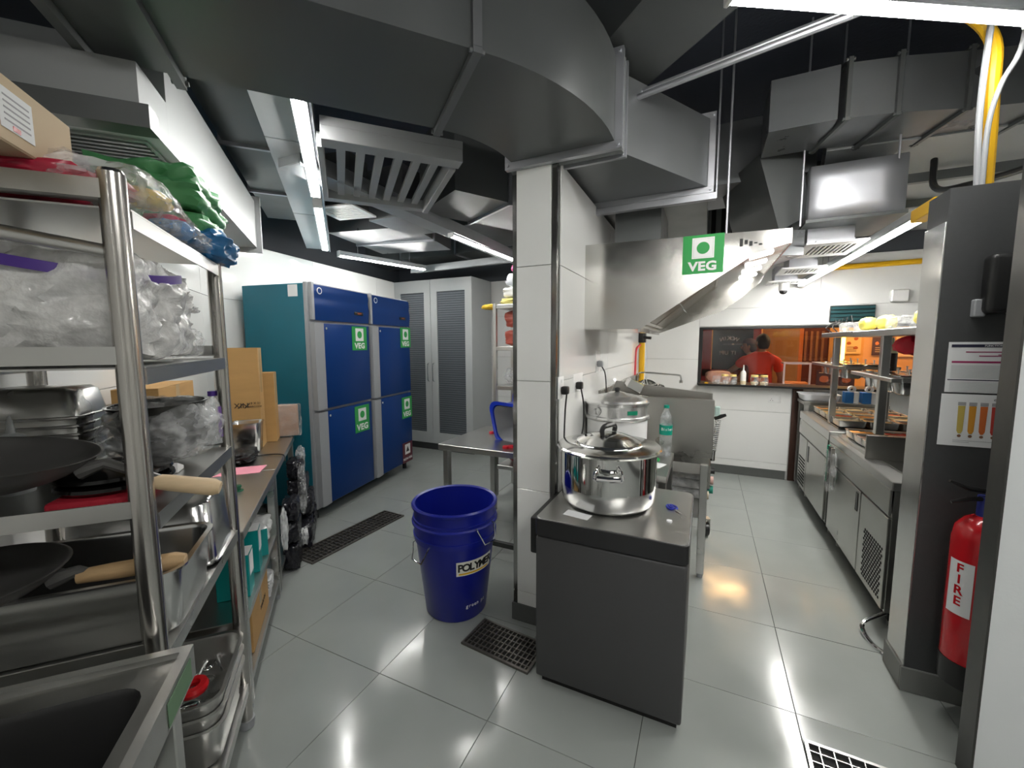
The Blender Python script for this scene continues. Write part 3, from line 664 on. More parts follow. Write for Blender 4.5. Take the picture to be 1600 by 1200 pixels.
for k in range(2):
    y0 = Y0+.02 + .53*k; d = Vector((.40, 0, .33)).normalized(); L = .51; o = Vector((-.34, y0, 1.70)); nn = Vector((.33, 0, -.40)).normalized()
    Mf = Matrix(((d.x, 0, nn.x, o.x), (0, 1, 0, o.y), (d.z, 0, nn.z, o.z), (0, 0, 0, 1)))
    bm = NB(); box(bm, 0, L, 0, .02, -.012, .012, M=Mf); box(bm, 0, L, .49, .51, -.012, .012, M=Mf); box(bm, 0, .02, .02, .49, -.012, .012, M=Mf); box(bm, L-.02, L, .02, .49, -.012, .012, M=Mf); f = fin(bm, 'baffle_filter', FILT, t)
    for q in range(11): B('baffle', FILT, f, .02, L-.02, .03+.042*q, .054+.042*q, -.008, .008, M=Mf)
    B('filter_back', DARKSTEEL, f, .02, L-.02, .02, .49, -.014, -.010, M=Mf)
    bm = NB(); tube(bm, [Mf @ Vector(p) for p in ((.22, .2, .012), (.22, .2, .04), (.22, .31, .04), (.22, .31, .012))], .004, n=6); fin(bm, 'filter_handle', CHROME, f)
HL = mat('hood_lamp_glow', (1, .97, .92), emit=7)
for k in range(4):  # glowing patches that stand for bright reflections inside the hood front
    bm = NB(); box(bm, .20, .31, Y0+.10+.27*k, Y0+.17+.27*k, 2.031, 2.036, bev=.002, M=Matrix.Translation((0, 0, 0)))
    for v in bm.verts: v.co.z += (v.co.x-.06)*.24-.026
    fin(bm, 'hood_lamp', HL, t)
c = veg_card(t, 0, 0, .205, .207, True); c.location = (-.035, Y0-.002, 2.063); c.rotation_euler = (0, 0, -PI/2)
bm = NB()
for k in range(5): box(bm, .14+.022*k, .155+.022*k, Y0-.001, Y0, 2.085+.01*(k % 2), 2.125-.008*k)
fin(bm, 'worn_sticker', BLACK, t)
# ---------------- steel table, steamer, bottle ----------------
t = thing('steel_table', 'stainless steel work table between the chest freezer and the cooking range', 'table', (0, 0, 0))
B('table_top', STEELH, t, -.685, -.165, 2.335, 2.885, .81, .85, bev=.003)
legs(t, [(-.19, 2.36), (-.66, 2.36), (-.66, 2.86), (-.19, 2.86)], .81)
B('under_shelf', STEEL, t, -.68, -.17, 2.34, 2.88, .24, .265)
t = thing('rice_cooker', 'white electric rice cooker with a ribbed silver lid on the steel table', 'rice cooker', (-.497, 2.62, .85)); t.scale = (1, 1, 1.09)
bm = NB(); lathe(bm, [(.0, 0), (.17, 0), (.183, .012), (.186, .16), (.186, .236), (.17, .236)], 48, cap0=False); fin(bm, 'cooker_body', WHITE, t)
ALU = mat('aluminium', (.74, .74, .73), .24, .9, noise_amt=.06)
bm = NB(); lathe(bm, [(.192, .238), (.199, .246), (.197, .258), (.186, .262), (.184, .318), (.194, .322), (.196, .334), (.186, .338), (.18, .349), (.165, .352), (.15, .362), (.11, .372), (.08, .374), (.04, .388), (.0, .39)], 56, cap1=False); l = fin(bm, 'lid', ALU, t, angle=30)
bm = NB(); lathe(bm, [(.012, .388), (.02, .397), (.018, .412), (.0, .416)], 16, cap1=False); fin(bm, 'lid_knob', BLACK, l)
bm = NB(); loft(bm, [[(r*math.cos(a), r*math.sin(a), z) for z in (.278, .300)] for r, a in [(.1866, -1.05+.36*k/6) for k in range(7)]], False, False, closed=False); fin(bm, 'tape_mark', mat('green_tape', (.0, .22, .12), .5), t)
bm = NB(); M_ = Matrix.Rotation(-2.05, 4, 'Z'); tube(bm, [M_ @ Vector((.190, .024*math.cos(a)*(1 if a < PI else .8), .29+.022*math.sin(a))) for a in [2*PI*k/14 for k in range(14)]], .004, n=6, closed=True); fin(bm, 'side_handle', ALU, t)
bm = NB(); box(bm, .17, .20, -.035, .035, .05, .14, bev=.01); xf(bm.verts, Matrix.Rotation(-.55, 4, 'Z')); fin(bm, 'control_box', WHITE, t)
t = thing('water_bottle', 'clear water bottle with a green label and cap on the steel table', 'bottle', (-.215, 2.80, .85))
bm = NB(); lathe(bm, [(0, 0), (.036, 0), (.040, .01), (.038, .06), (.040, .066), (.0395, .11), (.0385, .115), (.040, .12), (.040, .135), (.0395, .205), (.040, .235), (.034, .262), (.018, .293), (.0145, .300), (.0145, .315)], 32, cap0=False); fin(bm, 'bottle_body', PET, t)
BTL = mat('bottle_label_green', (.0, .29, .20), .4)
bm = NB(); lathe(bm, [(.0405, .140), (.0405, .203)], 32, cap0=False, cap1=False); lb = fin(bm, 'label', BTL, t)
bm = NB(); lathe(bm, [(.0165, .312), (.0165, .33), (.0, .331)], 20, cap1=False); fin(bm, 'cap', BTL, t)
def arc_text(s, size, m, parent, z, a_mid, rad, bold=.0, k=.62):
    n = len(s)
    for i, ch in enumerate(s):
        if ch == ' ': continue
        a = a_mid + (i-(n-1)/2)*size*k/rad
        text('lettering', ch, size, m, parent, (rad*math.cos(a), rad*math.sin(a), z), (PI/2, 0, a+PI/2), bold=bold, ext=.0004)
arc_text('Bisleri', .025, WHITE, lb, .177, -1.15, .0412, .01, .5)
bm = NB(); box(bm, -.09, .09, -.05, .06, 0, .001); tag(fin(bm, 'paper_packet', PAPER, None, (-.29, 2.55, .8502), -.3), 'white and orange paper packet lying on the steel table', 'paper')
bm = NB(); box(bm, -.025, .03, -.02, .02, .001, .0016); fin(bm, 'orange_print', mat('orange_print', (.75, .10, .03), .6), bpy.data.objects['paper_packet'])
bm = NB(); crumple(bm, (0, 0, .012), (.03, .02, .012), .1, 3, 5, sub=3); tag(fin(bm, 'green_clip', mat('bright_green', (.0, .35, .07), .4), None, (-.26, 2.62, .851)), 'small bright green plastic piece on the steel table', 'clip')
# ---------------- cooking range ----------------
t = thing('cooking_range', 'stainless wok range with a tall side splash panel', 'stove', (0, 0, 0))
RSTEEL = mat('range_steel', (.42, .41, .38), .30, 1., noise_amt=.25, nscale=2, rvar=.08)
bm = NB(); box(bm, -.695, .065, 2.90, 2.925, .83, 1.215, bev=.003); fin(bm, 'side_panel', RSTEEL, t)
bm = NB(); prism(bm, [(-.63, 1.215), (.055, 1.165), (.055, 1.235), (-.60, 1.30)], 3.10, 3.115, 'y'); fin(bm, 'splash_panel', RSTEEL, t)
B('splash_panel', RSTEEL, t, -.69, -.67, 2.93, 5.2, .83, 1.24)
B('cooktop', RSTEEL, t, -.69, .05, 2.93, 5.2, .78, .83)
B('apron', RSTEEL, t, .04, .06, 2.93, 5.2, .62, .78)
for k in range(3):
    bm = NB(); lathe(bm, [(.20, .83), (.21, .87), (.19, .87), (.12, .84)], 28, at=(-.32, 3.4+.62*k, 0), cap0=False, cap1=False); fin(bm, 'burner_ring', IRON, t)
legs(t, [(.02, 2.93), (-.65, 2.93), (.02, 5.12), (-.65, 5.12), (.02, 4.0)], .78, w=.024)
bm = NB(); tube(bm, smoothpath([(.03, 3.3, .55), (.03, 4.2, .53), (.03, 5.0, .55)], 4), .014, n=8); fin(bm, 'gas_rail', STEEL, t)
B('under_shelf', STEEL, t, -.66, .03, 2.95, 5.1, .40, .42)
for k in range(3):
    bm = NB(); y = 3.02+.5*k; cyl(bm, (.06, y, .72), (.085, y, .72), .022); kn = fin(bm, 'knob', BLACK, t)
# gas valve lever, spring hose on the range end
t = thing('spray_hose', 'steel spring hose with a black lever hanging at the front of the range', 'hose', (0, 0, 0))
bm = NB(); box(bm, .068, .10, 2.96, 3.0, 1.10, 1.165, bev=.004); fin(bm, 'valve_body', mat('pale_glass_green', (.45, .6, .55), .2), t)
bm = NB(); tube(bm, [(.07, 2.97, 1.085), (.10, 2.965, 1.10), (.135, 2.96, 1.115)], [.012, .014, .009]); fin(bm, 'lever', BLACK, t)
bm = NB(); hp = []
for k in range(16*10+1):
    a = 2*PI*k/10; f = k/160
    hp.append((.09-.02*f+.016*math.cos(a), 2.98+.016*math.sin(a), 1.07-.20*f))
tube(bm, hp, .0035, n=5); fin(bm, 'spring', CHROME, t)
bm = NB(); cyl(bm, (.070, 2.98, .87), (.068, 2.98, .80), .014); fin(bm, 'nozzle', CHROME, t)
# things on the floor below
for k, (y, z) in enumerate(((3.62, .0), (5.0, .0))):
    t = thing('caster_wheel', ('orange and black caster wheel under the range, nearer one', 'orange and black caster wheel under the range, far one by the white wall')[k], 'wheel', (.055, y, z), .3, 'range casters')
    bm = NB(); cyl(bm, (-.016, 0, .055), (.016, 0, .055), .055, n=24); fin(bm, 'tyre', BLACK, t)
    bm = NB(); cyl(bm, (-.019, 0, .055), (.019, 0, .055), .034, n=20); fin(bm, 'hub', mat('caster_orange', (.45, .15, .05), .45), t)
    bm = NB(); box(bm, -.026, -.02, -.03, .03, .04, .14); box(bm, .02, .026, -.03, .03, .04, .14); box(bm, -.026, .026, -.03, .03, .14, .15); fin(bm, 'fork', STEEL, t)
ROLLC = [(.60, .52, .40), (.02, .25, .18), (.05, .04, .14), (.55, .35, .3)]
for k in range(4):
    t = thing('foil_roll', ('pale', 'green-ended', 'dark blue-ended', 'pinkish')[k] + ' cling film roll on the shelf under the range', 'roll', (-.04, 3.30+.035*(k % 2), .421+.045+.045*0), 0, 'rolls under the range')
    x = (-.0, .03, .0, .03)[k]; y = (-.05, .055, -.05, .055)[k]*1.0; z = (0, 0, .072, .072)[k]
    bm = NB(); cyl(bm, (x-.3, y, z), (x+.06, y, z), .034, n=16); fin(bm, 'film', HAZE, t)
    bm = NB(); cyl(bm, (x+.06, y, z), (x+.10, y, z), .030, n=16); fin(bm, 'core_end', mat('roll_end_%d' % k, ROLLC[k], .6), t)
# bowls, ladles on the range
t = thing('wok_faucet', 'thin swing faucet over the range', 'faucet', (0, 0, 0))
bm = NB(); tube(bm, smoothpath([(-.66, 4.6, .9), (-.66, 4.6, 1.20), (-.62, 4.6, 1.262), (-.40, 4.6, 1.255), (-.25, 4.6, 1.245), (-.225, 4.6, 1.225), (-.222, 4.6, 1.19)], 5), .009); fin(bm, 'spout', STEEL, t)
bm = NB(); cyl(bm, (-.222, 4.6, 1.165), (-.222, 4.6, 1.195), .016); fin(bm, 'nozzle', STEEL, t)
bm = NB(); cyl(bm, (-.66, 4.6, .832), (-.66, 4.6, .92), .02); fin(bm, 'base', STEEL, t)
def bowl(label, loc, r, h, tilt=(0, 0), m=POLISH, cat='bowl', name='steel_bowl', group=None):
    bm = NB(); p = [(r*math.sin(PI/2*k/7), h*(1-math.cos(PI/2*k/7))) for k in range(8)]
    lathe(bm, p + [(r+.008, h+.002), (r+.007, h-.001)] + [(q[0]-.002, q[1]+.002) for q in p[::-1]], 36, cap0=False, cap1=False)
    o = fin(bm, name, m, None, loc, angle=60); o.rotation_euler = (tilt[0], tilt[1], 0)
    return tag(o, label, cat, group)
t = thing('utensil_rack', 'steel rack shelf standing over the back of the range', 'rack', (0, 0, 0))
B('shelf', STEEL, t, -.64, -.30, 3.7, 4.45, 1.06, 1.085); legs(t, [(-.62, 3.75), (-.62, 4.4), (-.34, 4.4), (-.34, 3.75)], 1.06, w=.012, foot=False, z0=.831)
bowl('steel colander bowl on the rack over the range', (-.40, 4.02, 1.088), .085, .075, (.5, -.2))
bowl('steel bowl tilted behind the colander on the range rack', (-.52, 4.22, 1.088), .10, .08, (.9, .4))
for k in range(4):
    t = thing('steel_ladle', ('first', 'second', 'third', 'fourth')[k] + ' ladle handle from the left on the range rack', 'ladle', (-.60+.05*k, 3.95, 1.09), .2*k, 'ladles on the range rack')
    bm = NB(); tube(bm, [(-.02, -.18, .01), (0, 0, .03), (.04, .17, .10+.02*k)], .005, n=6); fin(bm, 'handle', STEEL, t)
    bm = NB(); lathe(bm, [(.0, 0), (.025, .006), (.038, .025), (.037, .026), (.024, .009), (0, .003)], 16, at=(-.02, -.20, .0), cap0=False, cap1=False); fin(bm, 'ladle_cup', POLISH, t)
bm = NB(); box(bm, -.055, .055, -.045, .045, 0, .07, bev=.004); o = tag(fin(bm, 'steel_canister', POLISH, None, (-.475, 3.03, 1.218), 0), 'square polished canister tilted behind the rice cooker lid', 'canister'); o.rotation_euler = (0, .5, .4); o.location.z = 1.245
# yellow standpipe with valve
t = thing('gas_standpipe', 'vertical yellow gas pipe with a black valve on the middle wall', 'pipe', (-.655, 4.84, 0))
bm = NB(); cyl(bm, (0, 0, .84), (0, 0, 1.60), .032); fin(bm, 'pipe_run', YELLOW, t)
bm = NB(); cyl(bm, (0, 0, 1.585), (0, 0, 1.70), .042); cyl(bm, (0, -.02, 1.645), (.10, -.04, 1.635), .016); fin(bm, 'valve', BLACK, t)
pipe('gas_hose', 'thin red gas hose beside the yellow standpipe', [(-.66, 4.72, 1.56), (-.685, 4.62, 1.5), (-.685, 4.58, 1.3), (-.685, 4.55, 1.08)], .012, mat('red_hose', (.55, .04, .05), .5), 'hose')
# ---------------- wall sockets ----------------
def socket(label, loc, rz, w=.075, h=.11, plug=None, sw=True):
    """plate in local x (right) z (up), facing local -y"""
    t = thing('wall_socket', label, 'socket', loc, rz, 'white wall sockets')
    bm = NB(); box(bm, -w/2, w/2, -.010, 0, -h/2, h/2, bev=.004, seg=2); fin(bm, 'plate', WHITE, t)
    sx = w*.22 if w > .1 else 0
    bm = NB()
    for dx, dz in ((-.011, -.006), (.011, -.006), (0, .012)): cyl(bm, (dx-sx, -.0105, dz-.012), (dx-sx, -.0112, dz-.012), .004, n=8)
    fin(bm, 'socket_holes', BLACK, t)
    bm = NB(); box(bm, sx*1.2-.010, sx*1.2+.010, -.0135, -.010, (.026 if w < .1 else -.012), (.044 if w < .1 else .012), bev=.001); fin(bm, 'switch', PAPER, t)
    if plug: 
        bm = NB(); box(bm, -sx-.02, -sx+.02, -.05, -.0115, -.036, .008, bev=.008, seg=2); fin(bm, 'plug', plug, t)
    return t
socket('white socket with a black plug nearest the column edge', (-.699, 2.08, 1.345), PI/2, .085, .12, BLACK)
socket('white double socket with a black plug, middle of the three', (-.699, 2.40, 1.345), PI/2, .20, .11, BLACK)
socket('white socket with a grey adapter, farthest of the three', (-.699, 2.90, 1.45), PI/2, .12, .15, GREYP)
cord('power_cable', 'black cable hanging from the socket nearest the column', [(-.66, 2.08, 1.31), (-.67, 2.085, 1.2), (-.675, 2.10, 1.0), (-.67, 2.2, .86)])
cord('power_cable', 'black cable looping from the middle socket to the rice cooker', [(-.66, 2.36, 1.31), (-.65, 2.38, 1.22), (-.66, 2.42, 1.08), (-.67, 2.38, .95), (-.64, 2.45, .88), (-.60, 2.50, .9)])
cord('power_cable', 'black cable from the grey adapter down behind the rice cooker', [(-.66, 2.88, 1.42), (-.645, 2.93, 1.36), (-.64, 2.95, 1.22), (-.66, 2.94, 1.10)])
socket('white double socket on the far white wall under the serving window', (.735, 5.519, .935), 0, .125, .085)
# ---------------- right counters ----------------
def louvre(parent, x, y0, y1, z0, z1, n):
    for k in range(n):
        z = z0+(z1-z0)*k/n; B('vent_slot', BLACKM, parent, x-.0015, x, y0, y1, z, z+(z1-z0)/n*.5)
CB = mat('counter_steel', (.50, .50, .47), .33, 1., noise_amt=.12, nscale=3, rvar=.06)
t = thing('undercounter_refrigerator', 'near stainless undercounter refrigerator with a perforated side grille', 'refrigerator', (0, 0, 0), 0)
B('cabinet', CB, t, .935, 1.62, 2.77, 3.93, .11, .80, bev=.002)
B('worktop', STEELH, t, .915, 1.65, 2.74, 3.96, .80, .85, bev=.004)
bm = NB(); box(bm, .914, .925, 2.76, 3.94, .655, .80, bev=.003); fin(bm, 'drip_panel', CB, t)
d = B('door', CB, t, .918, .935, 3.20, 3.90, .125, .64, bev=.003)
bm = NB(); box(bm, .9155, .918, 3.235, 3.275, .50, .62, bev=.003); fin(bm, 'recessed_grip', BLACK, d)
g = B('compressor_panel', CB, t, .918, .935, 2.77, 3.185, .125, .64, bev=.003)
hole = None
for i in range(10):
    for j in range(15):
        if hole is None:
            bm = NB(); cyl(bm, (0, 0, 0), (-.0015, 0, 0), .0085, n=8); o = fin(bm, 'vent_hole', BLACKM, g); hole = o.data
        else:
            o = bpy.data.objects.new('vent_hole', hole); C.objects.link(o); o.parent = g
        o.location = (.9175, 2.81+.029*i+.014*(j % 2), .17+.020*j)
B('plinth', BLACKM, t, .965, 1.6, 2.80, 3.9, .05, .11)
for x, y in ((1.0, 2.85), (1.0, 3.85), (1.55, 2.85), (1.55, 3.85)):
    bm = NB(); cyl(bm, (x, y, 0), (x, y, .11), .022); fin(bm, 'foot', STEEL, t)
bm = NB(); tube(bm, smoothpath([(.95, 2.80, .09), (.84, 2.74, .035), (.845, 2.62, .01), (.90, 2.52, .01)], 5), .011); fin(bm, 'drain_tube', CHROME, t)
B('back_box', RSTEEL, t, .935, 1.6, 3.235, 3.25, .85, 1.0, bev=.002)
B('pan_well', STEELH, t, .96, 1.6, 3.25, 3.92, .85, .875)
for x in (1.02, 1.19): B('cutting_slot', STEEL, t, x, x+.012, 2.76, 3.22, .85, .853)
t = thing('undercounter_refrigerator', 'far stainless undercounter refrigerator with a small louvre', 'refrigerator', (0, 0, 0), 0)
B('cabinet', CB, t, .935, 1.62, 4.01, 5.07, .11, .80, bev=.002)
B('worktop', STEELH, t, .915, 1.65, 3.98, 5.10, .80, .875, bev=.004)
bm = NB(); box(bm, .914, .925, 4.0, 5.08, .655, .80, bev=.003); fin(bm, 'drip_panel', CB, t)
d = B('door', CB, t, .918, .935, 4.03, 4.70, .125, .64, bev=.003)
bm = NB(); box(bm, .9155, .918, 4.62, 4.66, .45, .60, bev=.003); fin(bm, 'recessed_grip', BLACK, d)
g = B('compressor_panel', CB, t, .918, .935, 4.72, 5.06, .125, .64, bev=.003); louvre(g, .918, 4.76, 5.03, .16, .45, 9)
B('plinth', BLACKM, t, .965, 1.6, 4.05, 5.05, .05, .11)
for x, y in ((1.0, 4.1), (1.0, 5.0)):
    bm = NB(); cyl(bm, (x, y, 0), (x, y, .11), .022); fin(bm, 'foot', STEEL, t)
B('pan_well', DARKSTEEL, t, 1.0, 1.6, 4.10, 5.0, .875, .89)
# food pans sunk in the wells
FOOD = [('orange', (.70, .28, .04)), ('tan', (.62, .40, .18)), ('red', (.62, .05, .02)), ('pale', (.68, .60, .40)), ('brown', (.22, .10, .05))]
def food_pan(label, loc, hx, hy, fm, seed, lid=False):
    t = thing('food_pan', label, 'pan', loc, 0, 'sunken food pans')
    fin(pan_mesh(hx, hy, .06, .012, .008, .004, 3), 'pan_body', STEEL, t, angle=50)
    bm = NB(); n = 8; vv = [[bm.verts.new(((i/n-.5)*2*(hx-.01), (j/n-.5)*2*(hy-.01), .046+.012*noise.noise(Vector((i*.7+seed, j*.7, seed))))) for j in range(n+1)] for i in range(n+1)]
    for i in range(n):
        for j in range(n): bm.faces.new((vv[i][j], vv[i+1][j], vv[i+1][j+1], vv[i][j+1]))
    fin(bm, 'food', fm, t, angle=80)
k = 0
for j, y in enumerate((3.36, 3.55, 3.74)):
    for i, x in enumerate((1.06, 1.25, 1.44)):
        f = FOOD[(k*2+3) % 5] if j else ('pale', (.62, .55, .36)); k += 1
        food_pan('%s food in the near counter pans, %s row, %s from the aisle' % (f[0], ('front', 'middle', 'back')[j], ('first', 'second', 'third')[i]), (x, y, .876), .082, .08, mat('food_'+f[0], f[1], .6, bump=.6, bscale=60), k)
for j, y in enumerate((4.2, 4.42, 4.64, 4.86)):
    for i, x in enumerate((1.09, 1.29, 1.49)):
        f = FOOD[(k*3+1) % 5]; k += 1
        food_pan('%s food in the far counter pans, %s row, %s from the aisle' % (f[0], ('front', 'second', 'third', 'back')[j], ('first', 'second', 'third')[i]), (x, y, .891), .088, .095, mat('food_'+f[0], f[1], .6, bump=.6, bscale=60), k)
# shelf over the counters, with two racks of covered pans
t = thing('gantry_shelf', 'long stainless shelf on posts above the right counters', 'shelf', (0, 0, 0))
B('shelf', STEELH, t, .985, 1.42, 2.76, 3.86, 1.62, 1.66, bev=.003); B('shelf', STEELH, t, .985, 1.42, 3.865, 4.78, 1.625, 1.665, bev=.003)
for x, y, z0 in ((1.01, 3.30, .999), (1.36, 3.30, .999), (1.01, 4.36, .89), (1.36, 4.36, .89)):
    B('post', STEEL, t, x-.022, x+.022, y-.022, y+.022, z0 if z0 < .95 else 1.0, 1.62, bev=.003)
def pan_rack(label, y0, y1, z, where):
    t = thing('pan_rack', label, 'rack', (0, 0, 0), 0, 'racks of covered pans')
    bm = NB(); x0, x1 = 1.035, 1.335
    box(bm, x0-.05, x0, y0, y1, z-.025, z, bev=.003); box(bm, x1, x1+.05, y0, y1, z-.025, z, bev=.003); box(bm, x0, x1, y0, y0+.05, z-.025, z, bev=.003); box(bm, x0, x1, y1-.05, y1, z-.025, z, bev=.003)
    fin(bm, 'rail_frame', STEELH, t)
    ny = 4; w = (y1-y0-.1)/ny
    for j in range(ny):
        for i in range(2):
            p = thing('covered_pan', 'lidded small steel pan, %s row %s, %s' % (('first', 'second', 'third', 'fourth')[j], ('aisle side', 'wall side')[i], where), 'pan', (x0+.075+.15*i, y0+.05+w*(j+.5), z-.105), 0, 'covered pans in the racks')
            fin(pan_mesh(.066, w/2-.010, .108, .02, .006, .012, 3), 'pan_body', SATIN, p, angle=50)
            bm = NB(); loft(bm, [rrect(.070, w/2-.006, .02, .110, 3), rrect(.066, w/2-.010, .02, .116, 3), rrect(.05, w/2-.025, .02, .119, 3)]); l = fin(bm, 'lid', POLISH, p, angle=50)
            bm = NB(); cyl(bm, (0, 0, .118), (0, 0, .145), .0045, n=8); cyl(bm, (0, 0, .145), (0, 0, .152), .008, n=10); fin(bm, 'lid_knob', STEEL, l)
pan_rack('near rack of small covered pans under the gantry shelf', 3.10, 3.84, 1.37, 'near rack')
pan_rack('far rack of small covered pans under the gantry shelf', 4.18, 5.10, 1.385, 'far rack')
# clutter on the gantry shelf
for k, (y, x, s) in enumerate(((3.9, 1.08, 1), (3.62, 1.1, .9), (2.98, 1.08, .8))):
    bm = NB(); crumple(bm, (0, 0, .048), (.05, .09, .05), .15, 2.5, k+11, sub=3, boxy=.2); tag(fin(bm, 'yellow_packet', mat('soft_yellow', (.80, .70, .12), .5), None, (x, y, 1.667)), ('far', 'middle', 'near')[k] + ' yellow packet on top of the gantry shelf', 'packet', 'yellow packets')
for k, (y, x) in enumerate(((3.35, 1.12), (4.3, 1.1))):
    bm = NB(); box(bm, -.07, .07, -.13, .13, 0, .075, bev=.01); tag(fin(bm, 'clear_tub', CLEAR, None, (x, y, 1.667)), ('near', 'far')[k] + ' clear plastic tub on top of the gantry shelf', 'tub', 'clear tubs')
t = thing('black_wires', 'tangle of black wires rising from the gantry shelf to the wall screen', 'cable', (0, 0, 0))
for k in range(5):
    bm = NB(); tube(bm, smoothpath([(1.05+.03*k, 4.72-.05*k, 1.67), (1.02+.05*k, 4.8, 1.72+.01*k), (1.16+.03*k, 5.1, 1.78+.015*k), (1.24+.03*k, 5.48, 1.82)], 5), .005, n=5); fin(bm, 'wire', BLACK, t)
bm = NB(); crumple(bm, (0, 0, 0), (.05, .12, .06), .25, 2, 31, sub=3, boxy=.1); tag(fin(bm, 'red_cloth', mat('bright_red_cloth', (.60, .0, .02), .6), None, (1.16, 3.42, 1.56), .3), 'bright red cloth hanging under the gantry shelf', 'cloth')
for k, (x, y) in enumerate(((1.14, 3.62), (1.24, 3.40))):
    t = thing('sauce_bottle', ('far', 'near')[k] + ' dark sauce squeeze bottle standing on the pan rack', 'bottle', (x, y, 1.3715+.015), 0, 'sauce bottles')
    bm = NB(); lathe(bm, [(0, 0), (.032, 0), (.033, .12), (.0, .12)], 20, cap0=False, cap1=False); fin(bm, 'sauce', mat('dark_sauce', (.02, .012, .01), .4), t)
    bm = NB(); lathe(bm, [(.0335, .12), (.033, .15), (.016, .18), (.006, .22), (0, .221)], 20, cap0=False, cap1=False); fin(bm, 'bottle_top', mat('pale_yellow_plastic', (.68, .70, .45), .4), t)
# bag of utensils hanging at the counter front
t = thing('utensil_bag', 'clear bag of ladles hanging on the front of the near counter', 'bag', (.885, 3.75, .72), 0)
bm = NB(); crumple(bm, (0, 0, -.10), (.028, .11, .17), .15, 2.5, 41, sub=3, boxy=.3); fin(bm, 'bag_film', CLEAR, t)
for k in range(4):
    bm = NB(); cyl(bm, (-.005, -.05+.035*k, .08), (0, -.06+.04*k, -.20), .012, .016, n=8); fin(bm, 'handle', (STEEL, BLACK, CHROME, mat('green_tape', (.0, .22, .12), .5))[k], t)
# stand at the far end and its tray
t = thing('steel_stand', 'small steel stand between the far counter and the white wall', 'table', (0, 0, 0))
B('stand_top', STEELH, t, .95, 1.65, 5.14, 5.48, .93, .965, bev=.003); legs(t, [(.98, 5.17), (1.62, 5.17), (1.62, 5.45), (.98, 5.45)], .93)
pan('shallow_tray', 'white shallow tray on the small steel stand', 'tray', (1.10, 5.31, .969), 0, .16, .14, .07, mat('tray_white', (.70, .72, .75), .4))
for k, x in enumerate((1.36, 1.50)):
    t = thing('napkin_box', ('left', 'right')[k] + ' blue and white roll box on the steel stand', 'box', (x, 5.25, .966), 0, 'blue roll boxes')
    B('box_body', mat('carton_blue', (.02, .14, .38), .5), t, -.055, .015, -.05, .05, 0, .11, bev=.002); B('white_side', PAPER, t, .0155, .055, -.05, .05, 0, .11, bev=.002)
    bm = NB(); lathe(bm, [(.018, 0), (.032, 0), (.032, .045), (.018, .045)], 18, cap0=False, cap1=False, M=Matrix.Translation((0, 0, .142)) @ Matrix.Rotation(PI/2, 4, 'X')); fin(bm, 'paper_roll', PAPER, t)
t = thing('vent_screen', 'dark louvred screen on the far white wall above the window', 'vent', (1.38, 5.515, 1.885))
B('screen_frame', BLACK, t, -.19, .19, -.035, 0, -.085, .085, bev=.003)
for k in range(4): B('louvre', mat('dark_teal_slat', (.02, .06, .065), .25), t, -.185, .185, -.045, -.036, -.078+.04*k, -.046+.04*k, bev=.002)
t = thing('dome_camera', 'small white dome camera under the farthest slot diffuser', 'camera', (.71, 5.16, 2.12))
bm = NB(); cyl(bm, (0, 0, .0), (0, 0, .075), .045); fin(bm, 'camera_base', WHITE, t)
bm = NB(); lathe(bm, [(.038, 0), (.036, -.02), (.02, -.036), (0, -.04)], 20, cap0=False, cap1=False); fin(bm, 'dome_lens', BLACK, t)
t = thing('speaker', 'small white wall box near the dark partition', 'speaker', (1.75, 5.51, 2.05)); B('speaker_body', WHITE, t, -.07, .07, -.06, 0, -.06, .06, bev=.01)
# ---------------- partition things ----------------
def notice(label, x0, x1, z0, z1, y=2.3205):
    t = thing('paper_notice', label, 'notice', ((x0+x1)/2, y, (z0+z1)/2), 0, 'notices on the partition')
    B('sheet', PAPER, t, -(x1-x0)/2, (x1-x0)/2, -.001, 0, -(z1-z0)/2, (z1-z0)/2); return t
t = notice('white printed table notice, upper one on the dark partition', .912, 1.14, 1.372, 1.580)
def ink(t, name, m, x0, x1, z0, z1): return B(name, m, t, x0, x1, -.0016, -.001, z0, z1)
NAVY = mat('navy_ink', (.02, .02, .05), .7); PINK = mat('plum_ink', (.30, .02, .10), .7); GINK = mat('grey_ink', (.35, .35, .36), .7)
ink(t, 'title_bar', NAVY, -.105, .114, .082, .094); ink(t, 'plum_bar', PINK, -.06, .114, .061, .065); ink(t, 'plum_bar', PINK, -.02, .06, .045, .049); ink(t, 'plum_bar', PINK, .035, .114, .050, .053); ink(t, 'plum_bar', PINK, -.10, .114, .018, .026)
text('lettering', 'FUNCTION', .010, PAPER, t, (.02, -.0018, .088), bold=.01)
for k in range(10): ink(t, 'text_line', GINK, -.10, .114, .006-.0055*k, .0072-.0055*k)
ink(t, 'title_bar', NAVY, -.108, .114, -.054, -.050)
for k in range(8): ink(t, 'text_line', GINK, -.10, .114, -.062-.0055*k, -.0608-.0055*k)
t = notice('oil quality chart with four coloured tubes, lower notice on the dark partition', .905, 1.14, 1.147, 1.365)
text('lettering', 'OIL QUALITY', .011, NAVY, t, (.075, -.0018, .088), bold=.008)
